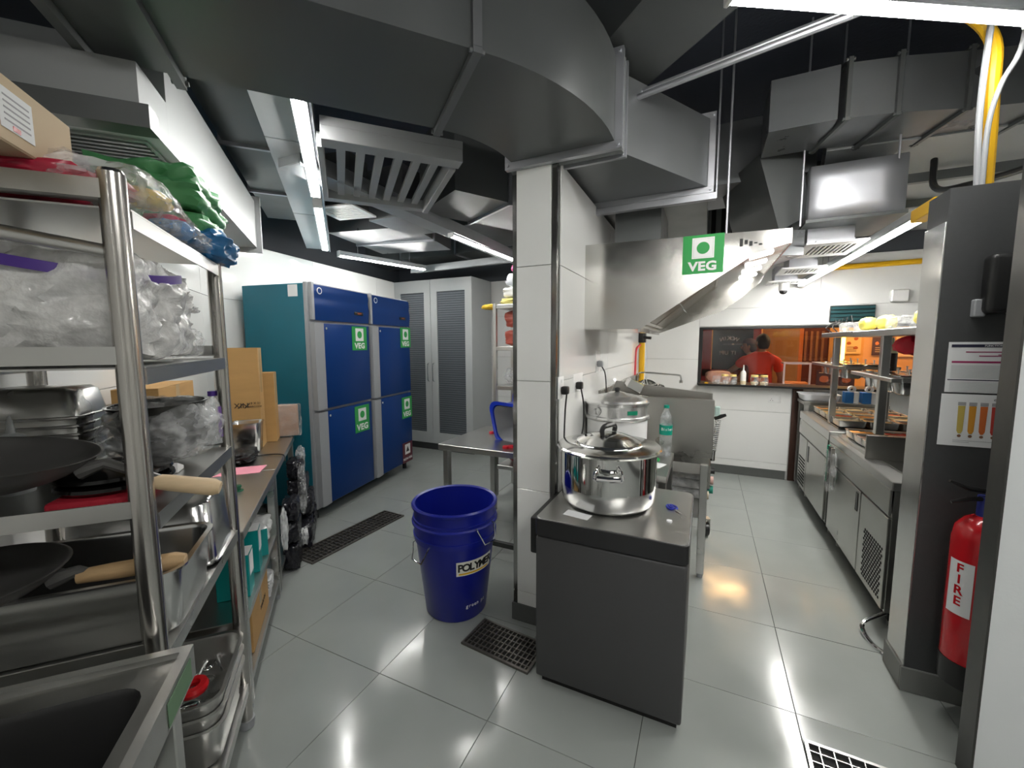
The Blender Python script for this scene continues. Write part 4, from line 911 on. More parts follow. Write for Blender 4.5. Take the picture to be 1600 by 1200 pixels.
for k, c_ in enumerate(((.55, .42, .10), (.62, .28, .03), (.58, .14, .03), (.45, .04, .03))):
    x = -.052+.0335*k; m_ = mat('oil_shade_%d' % k, c_, .4)
    bm = NB(); prism(bm, [(x-.011+.0*k, .06), (x+.011, .06), (x+.009, -.045), (x+.004, -.056), (x-.004, -.056), (x-.009, -.045)], -.0018, -.001, 'y'); fin(bm, 'oil_tube', m_, t)
    ink(t, 'tube_cap', GINK, x-.012, x+.012, .062, .076); bm = NB(); cyl(bm, (x, -.001, -.066), (x, -.0017, -.066), .006, n=12); fin(bm, 'number_dot', mat('brown_ink', (.2, .1, .05), .7), t)
ink(t, 'text_line', GINK, -.07, .11, -.086, -.0845); ink(t, 'text_line', GINK, -.07, -.02, -.093, -.0915)
t = thing('wall_telephone', 'black wall device at the right edge of the dark partition', 'device', (1.02, 2.321, 1.80))
bm = NB(); box(bm, -.035, .10, -.07, 0, -.11, .12, bev=.02, seg=3); fin(bm, 'device_body', BLACK, t)
B('grey_clip', GREYP, t, -.055, -.02, -.03, 0, -.12, -.05, bev=.004)
t = thing('fire_extinguisher', 'red fire extinguisher hanging on the dark partition', 'fire extinguisher', (1.012, 2.19, .20))
bm = NB(); lathe(bm, [(0, .0), (.07, .0), (.082, .012), (.083, .60), (.075, .65), (.05, .685), (.025, .70), (.0, .70)], 36, cap0=False, cap1=False); fin(bm, 'cylinder', RED, t)
bm = NB(); lathe(bm, [(.0, -.002), (.084, -.002), (.085, .10), (.0, .10)], 36, cap0=False, cap1=False); fin(bm, 'base_skirt', BLACK, t)
bm = NB(); cyl(bm, (0, 0, .70), (0, 0, .78), .022); fin(bm, 'valve_neck', mat('valve_blue', (.03, .04, .25), .35), t)
bm = NB(); tube(bm, [(.02, 0, .80), (-.06, -.02, .81), (-.12, -.03, .835)], [.012, .01, .006]); tube(bm, [(.02, 0, .775), (-.06, -.02, .765), (-.11, -.03, .75)], [.01, .009, .006]); fin(bm, 'lever', BLACK, t)
bm = NB(); tube(bm, smoothpath([(0, -.02, .74), (.05, -.05, .73), (.085, -.05, .66), (.085, -.04, .4), (.085, -.04, .15)], 5), .010); fin(bm, 'hose', BLACK, t)
bm = NB(); loft(bm, [[(.0845*math.cos(a), .0845*math.sin(a), z) for z in (.30, .52)] for a in [3.25+.95*k/8 for k in range(9)]], False, False, closed=False); lb = fin(bm, 'label', PAPER, t)
for i, ch in enumerate('FIRE'):
    text('lettering', ch, .05, RED, lb, (.0852*math.cos(3.72), .0852*math.sin(3.72), .49-.045*i), (PI/2, 0, 3.72+PI/2), bold=.02, ext=.0004)
B('wall_bracket', STEEL, t, -.02, .02, .086, .131, .45, .55)
# ---------------- serving window and the room behind ----------------
t = S('window_1', BLACK, -.08, 2.2, 5.50, 5.70, 1.07, 1.095)
bm = NB(); box(bm, -.08, 2.2, 5.515, 5.65, 1.74, 1.765); box(bm, -.08, -.045, 5.515, 5.65, 1.095, 1.74); box(bm, 2.165, 2.2, 5.515, 5.65, 1.095, 1.74); fin(bm, 'window_frame', BLACK, t)
B('sill_ledge', BLACK, t, -.07, 2.19, 5.40, 5.50, 1.07, 1.093)
gm = bpy.data.materials.new('window_glass'); gm.use_nodes = True; nt = gm.node_tree; b_ = nt.nodes['Principled BSDF']; b_.inputs['Base Color'].default_value = (.9, .95, .93, 1); b_.inputs['Roughness'].default_value = .02
tr = nt.nodes.new('ShaderNodeBsdfTransparent'); mx_ = nt.nodes.new('ShaderNodeMixShader'); gl = nt.nodes.new('ShaderNodeBsdfGlossy'); gl.inputs['Roughness'].default_value = .02; mx_.inputs[0].default_value = .045; nt.links.new(tr.outputs[0], mx_.inputs[1]); nt.links.new(gl.outputs[0], mx_.inputs[2]); nt.links.new(mx_.outputs[0], nt.nodes['Material Output'].inputs['Surface'])
B('pane', gm, t, -.045, 2.165, 5.64, 5.646, 1.095, 1.74)
OR = mat('orange_wall', (.72, .34, .10), .6)
S('wall_shop', OR, -1.5, 5.0, 8.2, 8.3, 0, 3.0)
S('wall_shop_left', mat('shop_dark', (.05, .02, .02), .7), -1.6, -1.5, 5.65, 8.3, 0, 3.0)
S('ceiling_shop', MT['shop_dark'], -1.6, 5.0, 5.65, 8.3, 3.0, 3.1)
S('wall_shop_right', OR, 4.9, 5.0, 5.65, 8.3, 0, 3.0)
WARM = mat('warm_lamp', (1, .60, .24), emit=14)
for k, (x, y) in enumerate(((.4, 7.6), (1.9, 7.0), (2.9, 7.4))):
    t = thing('shop_lamp', ('left', 'middle', 'right')[k] + ' warm ceiling lamp in the shop behind the window', 'light', (x, y, 2.6), 0, 'warm shop lamps')
    B('lamp_glow', WARM, t, -.40, .40, -.16, .16, 0, .03); B('lamp_body', BLACK, t, -.42, .42, -.18, .18, .03, .06); bm = NB(); cyl(bm, (0, 0, .06), (0, 0, .40), .006, n=6); fin(bm, 'cord', BLACK, t)
# dark glazed shopfront with lettering seen from behind
t = thing('shop_door', 'dark glazed red-framed shopfront with white lettering seen from behind', 'door', (.35, 7.3, 0))
DG = mat('dark_glass', (.012, .012, .016), .08)
SR = mat('shop_red', (.32, .012, .010), .45)
B('glass_panel', DG, t, -.26, .30, -.01, .01, .1, 2.3); B('glass_panel', DG, t, -.85, -.40, -.01, .01, .1, 2.3)
B('door_post', SR, t, -.40, -.27, -.04, .04, 0, 2.4); B('door_post', SR, t, .30, .40, -.04, .04, 0, 2.4); B('door_rail', SR, t, -.85, .40, -.04, .04, 1.05, 1.16)
for i, ch in enumerate('WOKIN'):
    a = (i-2)*.16; text('lettering', ch, .085, PAPER, t, (.04-.33*math.sin(a)*1.0, -.012, 1.34+.33*math.cos(a)-.02), (PI/2, -a, PI), bold=.006) if 0 else text('lettering', ch, .085, PAPER, t, (-.03-.36*math.sin(a)*.85, -.013, 1.29+.36*math.cos(a)), (PI/2, a, PI), bold=.006)
text('lettering', 'IT UP!', .085, PAPER, t, (-.04, -.013, 1.42), (PI/2, 0, PI), bold=.004)
B('rule', PAPER, t, -.11, .0, -.013, -.011, 1.555, 1.559); B('rule', PAPER, t, .06, .17, -.013, -.011, 1.555, 1.559)
bm = NB(); crumple(bm, (.03, -.012, 1.557), (.022, .002, .012), .2, 3, 2, sub=2); fin(bm, 'emblem', PAPER, t)
t = thing('shop_column', 'tan column beside the dark shopfront', 'column', (1.0, 7.45, 0)); B('shaft', mat('tan_wall', (.50, .26, .09), .6), t, -.22, .25, -.1, .1, 0, 2.9); B('edge_strip', mat('orange_strip', (.75, .22, .05), .5), t, .25, .30, -.1, .1, 0, 2.9)
t = thing('shop_shelf', 'dark glass cabinet against the tan column', 'cabinet', (1.42, 7.6, 0)); B('cabinet_body', mat('cabinet_brown', (.10, .03, .02), .3), t, -.10, .24, 0, .3, 0, 2.6); B('cabinet_frame', mat('tan_wall', (.50, .26, .09), .6), t, .24, .34, -.03, .3, 0, 2.6)
for k in range(4): B('cabinet_slat', mat('slat_brown', (.25, .12, .06), .4), t, -.06+.07*k, -.03+.07*k, -.01, 0, 1.3, 1.75)
t = thing('neon_tube', 'upright yellow light tube on the shop wall', 'light', (1.86, 7.7, 0)); B('tube', mat('yellow_glow', (1, .75, .12), emit=4), t, -.02, .02, -.02, .02, 1.2, 2.4); B('stand', BLACK, t, -.025, .025, -.02, .02, 0, 1.2)
PO = mat('poster_cream', (.80, .50, .25), .6); PD = mat('poster_dark', (.07, .02, .015), .6); FD = mat('poster_food', (.45, .10, .03), .6)
for k, (x0, x1, z0, z1, dk) in enumerate(((1.98, 2.20, 1.40, 1.80, 0), (2.34, 2.52, 1.38, 1.82, 1), (2.62, 2.98, 1.36, 1.82, 0))):
    t = thing('menu_poster', ('narrow cream', 'dark', 'wide cream')[k] + ' menu poster on the orange shop wall', 'poster', ((x0+x1)/2, 8.195, (z0+z1)/2), 0, 'menu posters')
    w, h = (x1-x0)/2, (z1-z0)/2
    B('board', PD if dk else PO, t, -w, w, -.02, 0, -h, h)
    for q in range(4):
        bm = NB(); crumple(bm, (-w*.4+w*.8*(q % 2), -.0205, h*.55-h*.36*q), (w*.28, .0015, h*.13), .2, 3, q, sub=2, boxy=.1); fin(bm, 'food_picture', FD if not dk else MT['orange_strip'], t)
    for q in range(3): B('text_line', PO if dk else PD, t, -w*.6, w*.5, -.0212, -.02, -h*.5-.03*q, -h*.5-.03*q+.009)
t = thing('shop_banner', 'red banner hanging beside the posters', 'banner', (3.28, 8.1, 1.6)); B('banner_cloth', mat('banner_red', (.65, .05, .02), .6), t, -.13, .13, -.01, .01, -.25, .35); B('pole', BLACK, t, -.14, .14, -.015, .015, .351, .375); B('stand_post', BLACK, t, .145, .165, -.015, .015, -1.6, .375)
t = thing('wall_lettering', 'dark capital letters WAY on the orange shop wall', 'sign', (4.15, 8.19, 1.62)); text('lettering', 'WAY', .34, PD, t, (0, 0, 0), bold=.03, ext=.005)
# counter of the shop with menu stands
t = thing('shop_counter', 'dark counter top behind the serving window', 'counter', (1.2, 6.05, 0)); B('counter_top', MT['cabinet_brown'], t, -1.3, 1.6, -.3, .3, 1.0, 1.05, bev=.004); B('counter_body', SR, t, -1.3, 1.6, -.25, .28, 0, 1.0)
for k, (x, y) in enumerate(((1.27, 5.92), (1.50, 5.98), (1.74, 5.95), (.66, 6.2))):
    t = thing('menu_stand', ('first', 'second', 'third', 'smallest, left-hand')[k] + ' dark menu card stand on the shop counter', 'stand', (x, y, 1.051), 0, 'menu card stands')
    h = .2 if k < 3 else .12
    B('card', PD, t, -.075, .075, -.006, .006, .01, h, bev=.002); bm = NB(); crumple(bm, (0, -.0065, h*.5), (.045, .0015, .04), .2, 3, k, sub=2); fin(bm, 'food_picture', FD, t)
    B('text_line', PO, t, -.05, .05, -.0072, -.006, h-.03, h-.022); B('base', BLACK, t, -.08, .08, -.03, .03, 0, .01)
t = thing('display_case', 'pale-framed glass display case on the shop counter', 'display case', (1.0, 6.0, 1.051))
bm = NB()
for x in (-.14, .12):
    box(bm, x, x+.02, -.1, -.08, 0, .27)
box(bm, -.14, .14, -.1, -.08, .27, .29); box(bm, -.14, .14, .08, .1, .27, .29); box(bm, -.14, -.12, -.08, .08, .27, .29); box(bm, .12, .14, -.08, .08, .27, .29); fin(bm, 'case_frame', mat('pale_pink_metal', (.55, .40, .36), .4), t); B('tray', MT['orange_strip'], t, -.12, .12, -.08, .08, .03, .05)
t = thing('heat_lamp_box', 'glowing tan box at the right end of the shop counter', 'lamp box', (2.05, 6.0, 1.051)); B('box_body', MT['tan_wall'], t, -.15, .35, -.15, .15, 0, .14, bev=.004); B('glow_panel', mat('lamp_panel', (1, .8, .45), emit=6), t, -.02, .05, -.158, -.15, .06, .12)
t = thing('paper_stack', 'pinkish wrapped bundle on the left of the shop counter', 'bundle', (.16, 5.95, 1.051)); bm = NB(); crumple(bm, (0, 0, .085), (.16, .1, .085), .12, 2, 77, sub=3, flat=.97); fin(bm, 'wrap', mat('pink_wrap', (.55, .28, .20), .5), t)
# jars and a squeeze bottle on the sill
JL = mat('jar_lid_yellow', (.80, .62, .22), .4)
for k, x in enumerate((.13, .215, .30, .52, .615)):
    t = thing('glass_jar', ('first', 'second', 'third', 'fourth', 'fifth')[k] + ' glass jar from the left on the window sill' + (' with pale contents' if k > 2 else ''), 'jar', (x, 5.445, 1.094), 0, 'jars on the window sill')
    bm = NB(); lathe(bm, [(0, 0), (.036, 0), (.043, .012), (.045, .05), (.042, .085), (.035, .095)], 24, cap0=False, cap1=False); fin(bm, 'jar_body', PET, t)
    if k: bm = NB(); lathe(bm, [(.037, .094), (.0375, .115), (0, .116)], 24, cap0=False, cap1=False); fin(bm, 'jar_lid', JL, t)
    if k > 2: bm = NB(); lathe(bm, [(0, .003), (.038, .004), (.041, .035), (0, .04)], 20, cap0=False, cap1=False); fin(bm, 'contents', mat('jar_contents', (.6, .48, .3), .7), t)
t = thing('squeeze_bottle', 'white squeeze bottle between the jars on the window sill', 'bottle', (.405, 5.44, 1.094))
bm = NB(); lathe(bm, [(0, 0), (.028, 0), (.030, .01), (.030, .13), (.022, .155), (.010, .165), (.007, .20), (.004, .23), (0, .231)], 22, cap0=False, cap1=False); fin(bm, 'bottle_body', mat('milky_plastic', (.72, .70, .66), .4), t)
bm = NB(); lathe(bm, [(.0305, .008), (.0305, .045)], 22, cap0=False, cap1=False); fin(bm, 'contents_band', mat('jar_contents', (.6, .48, .3), .7), t)
bm = NB(); box(bm, -.02, .02, -.012, .012, 0, .014, bev=.002); tag(fin(bm, 'yellow_block', MT['yellow_paint'], None, (.02, 5.44, 1.094)), 'small yellow block at the left end of the window sill', 'block')
# ---------------- people behind the window ----------------
def skin_obj(name, verts, edges, m, parent, root=0, sub=2):
    me = bpy.data.meshes.new(name); me.from_pydata([v[:3] for v in verts], edges, []); o = bpy.data.objects.new(name, me); C.objects.link(o); o.parent = parent
    md = o.modifiers.new('skin', 'SKIN'); md.use_smooth_shade = True
    for i, v in enumerate(verts):
        s = me.skin_vertices[0].data[i]; r = v[3]; s.radius = r if isinstance(r, tuple) else (r, r); s.use_root = (i == root)
    md = o.modifiers.new('sub', 'SUBSURF'); md.levels = sub; md.render_levels = sub
    me.materials.append(m); return o
SKIN = mat('skin_tone', (.40, .20, .11), .5)
HAIR = mat('black_hair', (.010, .008, .008), .6)
def person(label, loc, rz, H, shirt, armL, armR, head_turn, cap=None):
    """facing local +y. arm = (elbow, wrist, hand direction)"""
    k = H/1.7; t = thing('person', label, 'person', loc, rz)
    P = lambda x, y, z, r: (x*k, y*k, z*k, (tuple(q*k for q in r) if isinstance(r, tuple) else r*k))
    V_ = [P(0, 0, .92, (.15, .10)), P(0, -.01, 1.10, (.13, .09)), P(0, 0, 1.30, (.13, .075)), P(0, 0, 1.40, (.08, .05)), P(0, 0, 1.48, .050), P(0, .01, 1.54, .052)]
    E_ = [(0, 1), (1, 2), (2, 3), (3, 4), (4, 5)]
    for s, (el, wr) in ((-1, armL), (1, armR)):
        n = len(V_); V_ += [P(.165*s, -.01, 1.365, .05), P(*el, .044), P(*[(a+b)/2 for a, b in zip(el, wr)], .040), P(*wr, .028)]
        d = (Vector(wr)-Vector(el)).normalized(); c_ = Vector(wr)+d*.05
        V_ += [P(*c_, (.036, .020))]; E_ += [(3, n), (n, n+1), (n+1, n+2), (n+2, n+3), (n+3, n+4)]
    for s in (-1, 1):
        n = len(V_); V_ += [P(.09*s, 0, .84, .088), P(.10*s, .015, .48, .058), P(.10*s, -.01, .30, .055), P(.105*s, -.03, .09, .038), P(.11*s, .08, .035, .034)]; E_ += [(0, n), (n, n+1), (n+1, n+2), (n+2, n+3), (n+3, n+4)]
    skin_obj('body', V_, E_, SKIN, t)
    for s, (el, wr) in ((-1, armL), (1, armR)):
        d = (Vector(wr)-Vector(el)).normalized(); side = d.cross(Vector((0, 0, 1))).normalized()
        for f in range(5):
            b0 = Vector(wr)+d*(.07 if f else .03)+side*(.024*(f-2.5) if f else -.035); ln = (.045, .062, .07, .066, .05)[f]; dd = (d + (side*-.6 if f == 0 else Vector((0, 0, 0))) + Vector((0, 0, -.25))).normalized()
            skin_obj('finger', [P(*b0, .010), P(*(b0+dd*ln*.5), .009), P(*(b0+dd*ln+Vector((0, 0, -.012))), .007)], [(0, 1), (1, 2)], SKIN, t, sub=1)
    hd = bpy.data.objects.new('head', None)
    bm = NB(); bmesh.ops.create_icosphere(bm, subdivisions=3, radius=1)
    for v in bm.verts:
        c_ = v.co; x, y, z = c_.x*.076, c_.y*.096, c_.z*.118
        if z < -.03: q = (-.03-z)/.09; x *= 1-.35*q; y = y*(1-.25*q)+.018*q
        v.co = Vector((x, y, z))*k
    for s in (-1, 1): bmesh.ops.create_uvsphere(bm, u_segments=8, v_segments=6, radius=1, matrix=Matrix.Translation((.078*s*k, -.005*k, -.005*k)) @ Matrix.Diagonal((.012*k, .020*k, .03*k, 1)))
    bmesh.ops.create_uvsphere(bm, u_segments=8, v_segments=6, radius=1, matrix=Matrix.Translation((0, .098*k, -.018*k)) @ Matrix.Diagonal((.014*k, .022*k, .026*k, 1)))
    h = fin(bm, 'head', SKIN, t, angle=180); h.location = (0, .02*k, 1.60*k); h.rotation_euler = head_turn
    for s in (-1, 1):
        bm = NB(); bmesh.ops.create_uvsphere(bm, u_segments=8, v_segments=6, radius=.011*k); o = fin(bm, 'eye', WHITE, h); o.location = (.032*s*k, .086*k, .005*k)
        bm = NB(); bmesh.ops.create_uvsphere(bm, u_segments=8, v_segments=6, radius=.0065*k); o = fin(bm, 'pupil', BLACK, h); o.location = (.032*s*k, .0935*k, .005*k)
    bm = NB(); bmesh.ops.create_uvsphere(bm, u_segments=10, v_segments=6, radius=1, matrix=Matrix.Diagonal((.026*k, .008*k, .009*k, 1))); o = fin(bm, 'mouth', mat('lip_tone', (.28, .08, .06), .5), h); o.location = (0, .088*k, -.055*k)
    bm = NB(); bmesh.ops.create_icosphere(bm, subdivisions=3, radius=1)
    for v in bm.verts:
        c_ = v.co; kk = 1.06+.05*noise.noise(c_*4); v.co = Vector((c_.x*.080*kk, c_.y*.098*kk-.006, max(c_.z*.122*kk, -.085 if c_.y < -.1 else (-.03 if c_.y < .2 else .055))))*k
        if c_.y > .35 and c_.z < .5: v.co.y = min(v.co.y, .03*k)
    fin(bm, 'hair', HAIR, h, angle=180)
    if cap:
        bm = NB(); bmesh.ops.create_icosphere(bm, subdivisions=3, radius=1)
        for v in bm.verts: c_ = v.co; v.co = Vector((c_.x*.09, c_.y*.11, max(c_.z*.132, .045)))*k
        prism(bm, [(-.07*k, .08*k), (.07*k, .08*k), (.055*k, .17*k), (-.055*k, .17*k)], .045*k, .055*k, 'z'); fin(bm, 'cap', cap, h)
    Sv = [P(0, 0, .90, (.175, .125)), P(0, -.01, 1.10, (.155, .115)), P(0, -.01, 1.30, (.175, .12)), P(0, -.01, 1.41, (.16, .11)), P(0, 0, 1.475, .082)]; Se = [(0, 1), (1, 2), (2, 3), (3, 4)]
    for s, (el, wr) in ((-1, armL), (1, armR)):
        n = len(Sv); Sv += [P(.085*s, -.01, 1.415, .078)]; Se += [(3, n)]; n = len(Sv); m_ = Vector((.17*s, -.01, 1.38)).lerp(Vector(el), .75); Sv += [P(.175*s, -.01, 1.375, .078), P(*m_, .066)]; Se += [(3, n), (n, n+1)]
    skin_obj('shirt', Sv, Se, shirt, t)
    Tv = [P(0, 0, .95, (.165, .115)), P(0, 0, .86, (.17, .12))]; Te = [(0, 1)]
    for s in (-1, 1): n = len(Tv); Tv += [P(.09*s, 0, .80, .10), P(.10*s, .015, .48, .075), P(.105*s, -.03, .10, .062)]; Te += [(1, n), (n, n+1), (n+1, n+2)]
    skin_obj('trousers', Tv, Te, mat('dark_trousers', (.02, .02, .025), .8), t)
    for s in (-1, 1):
        bm = NB(); box(bm, .11*s*k-.045, .11*s*k+.045, -.09, .16, 0, .08, bev=.025, seg=2); fin(bm, 'shoe', BLACK, t)
    return t
RST = mat('orange_red_shirt', (.72, .045, .015), .7)
person('person in an orange-red T-shirt seen from behind, head turned left, left arm reaching out', (.70, 6.62, 0), -.25, 1.68, RST, ((-.36, .10, 1.22), (-.52, .27, 1.10)), ((.24, .05, 1.12), (.20, .22, .98)), (.05, 0, .75))
person('person in a dark cap facing left, standing behind the orange-red T-shirt', (.60, 7.02, 0), 1.35, 1.62, mat('dark_red_shirt', (.14, .03, .025), .7), ((-.26, .08, 1.12), (-.20, .28, 1.05)), ((.26, .08, 1.12), (.20, .28, 1.02)), (.05, 0, .05), cap=mat('dark_cap', (.05, .012, .012), .7))
# ---------------- left rack ----------------
RZ_ = RA
def at(x, y, z): return RK(x, y, z)
t = thing('storage_rack', 'tall stainless storage rack with round posts and five shelves at the left', 'rack', RK(0, 0), RA)
YN, DX = -.742, -.56
POST = mat('post_steel', (.52, .50, .47), .20, 1., noise_amt=.12, nscale=3, stretch=(1, 1, .3), rvar=.05)
for x, y in ((-.022, -.72), (-.022, -.0), (DX+.022, -.72), (DX+.022, 0)):
    bm = NB(); cyl(bm, (x, y, .03), (x, y, 1.935), .0235, n=24); p = fin(bm, 'post', POST, t)
    bm = NB(); cyl(bm, (x, y, 0), (x, y, .035), .028, .030, n=20); fin(bm, 'foot', GREYP, p)
    bm = NB(); lathe(bm, [(.0235, 1.935), (.02, 1.942), (0, 1.943)], 20, at=(x, y, 0), cap0=False, cap1=False); fin(bm, 'post_cap', POST, p)
for z in (1.872, 1.53, 1.19, .853, .20):
    s = B('shelf', STEELH, t, DX+.004, -.002, -.70, -.02, z-.004, z)
    bm = NB(); box(bm, -.006, -.002, -.695, -.024, z-.04, z-.0045); box(bm, DX+.004, DX+.008, -.695, -.024, z-.04, z-.0045); fin(bm, 'shelf_lip', STEEL, s)
    bm = NB(); box(bm, DX+.03, -.03, -.739, -.735, z+.008, z+.046); box(bm, DX+.03, -.03, -.735, -.70, z+.008, z+.012); box(bm, DX+.03, -.03, .010, .014, z+.008, z+.046); box(bm, DX+.03, -.03, -.02, .010, z+.008, z+.012); fin(bm, 'end_rail', STEELH, s)
bm = NB(); cyl(bm, (-.03, -.715, 1.775), (DX+.03, -.715, 1.93 if 0 else 1.855), .014, n=12); fin(bm, 'brace', STEEL, t)
# sink in front of the rack
t = thing('sink', 'stainless sink unit with a rounded basin at the bottom left corner', 'sink', RK(0, 0), RA)
z1 = .90; sx1, sy1 = .068, -.778
bm = NB()
SK = mat('sink_steel', (.46, .46, .44), .36, 1., noise_amt=.2, nscale=5, rvar=.08)
hx, hy = .265, .385
out = [(sx1-.40-.40*math.copysign(1, -c), 0) for c in (1,)]
loft(bm, [rrect(.32, .455, .004, z1-.07, 5, sx1-.32, sy1-.455), rrect(.32, .455, .004, z1, 5, sx1-.32, sy1-.455), rrect(.30, .435, .004, z1, 5, sx1-.32, sy1-.455), rrect(.298, .433, .004, z1-.012, 5, sx1-.32, sy1-.455), rrect(hx, hy, .055, z1-.018, 5, sx1-.32, sy1-.455)], cap0=False, cap1=False)
fin(bm, 'sink_top', SK, t, angle=40)
bm = NB(); loft(bm, [rrect(hx, hy, .055, z1-.018, 5, sx1-.32, sy1-.455), rrect(hx-.006, hy-.006, .05, z1-.03, 5, sx1-.32, sy1-.455), rrect(hx-.012, hy-.012, .05, z1-.24, 5, sx1-.32, sy1-.455)], cap0=False); fin(bm, 'basin', mat('dark_basin', (.06, .06, .06), .4, .8), t, angle=40)  # basin steel coloured nearly black to stand for the shade inside
bm = NB(); lathe(bm, [(.045, z1-.239), (.03, z1-.245), (0, z1-.246)], 20, at=(sx1-.32, sy1-.455, 0), cap0=False, cap1=False); fin(bm, 'drain', DARKSTEEL, t)
legs(t, [(sx1-.04, sy1-.06), (sx1-.60, sy1-.06), (sx1-.60, sy1-.85), (sx1-.04, sy1-.85)], z1-.07, w=.02)
B('green_label', mat('dull_green_label', (.09, .16, .09), .6), t, sx1+.0005, sx1+.0015, sy1-.16, sy1-.03, z1-.062, z1-.012)
# top shelf goods
t = thing('cardboard_carton', 'tan cardboard carton with a printed white label, top left of the rack', 'box', RK(-.33, -.78, 1.955), RA)
B('carton_body', CARDL, t, -.19, .18, -.22, .225, 0, .125, bev=.003); B('shipping_label', PAPER, t, .1805, .1815, .0, .09, .025, .10)
for k in range(5): B('label_line', GINK, t, .1816, .1820, .01, .08, .04+.011*k, .043+.011*k)
B('label_patch', MT['red_enamel'], t, .1815, .182, .03, .05, .028, .037); B('grey_print', GINK, t, .1805, .181, -.12, -.03, .02, .07)
def bag(name, label, c, s, m, seed, amp=.14, cat='bag', boxy=.5, flat=.95, freq=2.6, sub=4, rz=0, group=None, tilt=None):
    bm = NB(); crumple(bm, (0, 0, 0), s, amp, freq, seed, sub=sub, boxy=boxy, flat=flat)
    o = fin(bm, name, m, None, RK(*c), RA+rz, angle=60)
    return tag(o, label, cat, group)
GRB = mat('green_bag_plastic', (.075, .27, .105), .32, bump=.35, bscale=14)
BLB = mat('blue_bag_plastic', (.03, .16, .36), .25, bump=.5, bscale=20)
PKB = mat('red_pink_plastic', (.42, .02, .05), .3, noise_amt=.7, nscale=9, bump=.5, bscale=20)
bag('plastic_bag', 'dark red plastic bag under the carton on the top shelf', (-.24, -.595, 1.925), (.17, .11, .046), PKB, 3)
t = thing('clear_bag', 'clear plastic bag of coloured packets on the top shelf', 'bag', RK(-.12, -.44, 1.945), RA)
for k, (c_, x, y, z) in enumerate((((.60, .02, .10), .06, .13, -.01), ((.70, .50, .05), .05, .03, .03), ((.10, .30, .62), .08, .10, -.03), ((.06, .25, .05), -.04, -.12, -.02), ((.50, .05, .05), 0, -.04, .03), ((.62, .60, .58), .02, -.16, -.03))):
    bm = NB(); crumple(bm, (x, y, z), (.055, .06, .025), .2, 3, k+60, sub=3, boxy=.3); fin(bm, 'packet', mat('packet_%d' % k, c_, .4), t)
bm = NB(); crumple(bm, (0, 0, 0), (.135, .24, .07), .12, 2.2, 66, boxy=.4, flat=.95); fin(bm, 'bag_film', CLEAR, t)
bag('clear_bag', 'flat clear bag drooping over the front edge of the top shelf', (-.05, -.28, 1.905), (.08, .15, .028), CLEAR, 67, .2)
bag('plastic_bag', 'upper of two folded green plastic bags on the top shelf', (-.15, .0, 2.10), (.15, .19, .07), GRB, 12, .16, boxy=.75)
bag('plastic_bag', 'lower of two folded green plastic bags on the top shelf', (-.12, .02, 1.985), (.13, .17, .055), GRB, 13, .16, boxy=.6)
bag('plastic_bag', 'crumpled blue plastic bag at the far end of the top shelf', (-.03, .0, 1.935), (.08, .14, .06), BLB, 14, .22, boxy=.4)
# second shelf: film-wrapped bundles
MILK = film('milky_wrap', (.78, .78, .76), .72, rough=.2, bscale=16, bump=1.)
t = thing('wrapped_bundle', 'large milky film-wrapped bundle with a purple stripe on the second shelf', 'bundle', RK(-.235, -.45, 1.67), RA)
bm = NB(); crumple(bm, (0, 0, -.01), (.20, .21, .115), .07, 2, 20, boxy=.75, flat=1.0); fin(bm, 'goods', mat('bundle_grey', (.62, .62, .61), .5, bump=.4, bscale=12), t)
bm = NB(); crumple(bm, (0, 0, 0), (.225, .24, .138), .10, 2.6, 21, sub=5, boxy=.7, flat=.98); fin(bm, 'wrap', MILK, t)
PUR = mat('purple_tape', (.06, .02, .22), .4)
bm = NB(); loft(bm, [[(.232*math.cos(a)*.98+.004*math.sin(5*a), .25*math.sin(a)*.98, z+.02*math.sin(2*a)) for z in (.075, .098)] for a in [-2.2+2.9*k/24 for k in range(25)]], False, False, closed=False); fin(bm, 'purple_stripe', PUR, t)
bag('clear_bag', 'clear crumpled film spilling past the post on the second shelf', (-.10, -.19, 1.585), (.07, .11, .05), CLEAR, 23, .25)
bag('clear_bag', 'loose film edge sticking out of the wrapped bundle', (-.08, -.16, 1.70), (.03, .10, .012), HAZE, 24, .25)
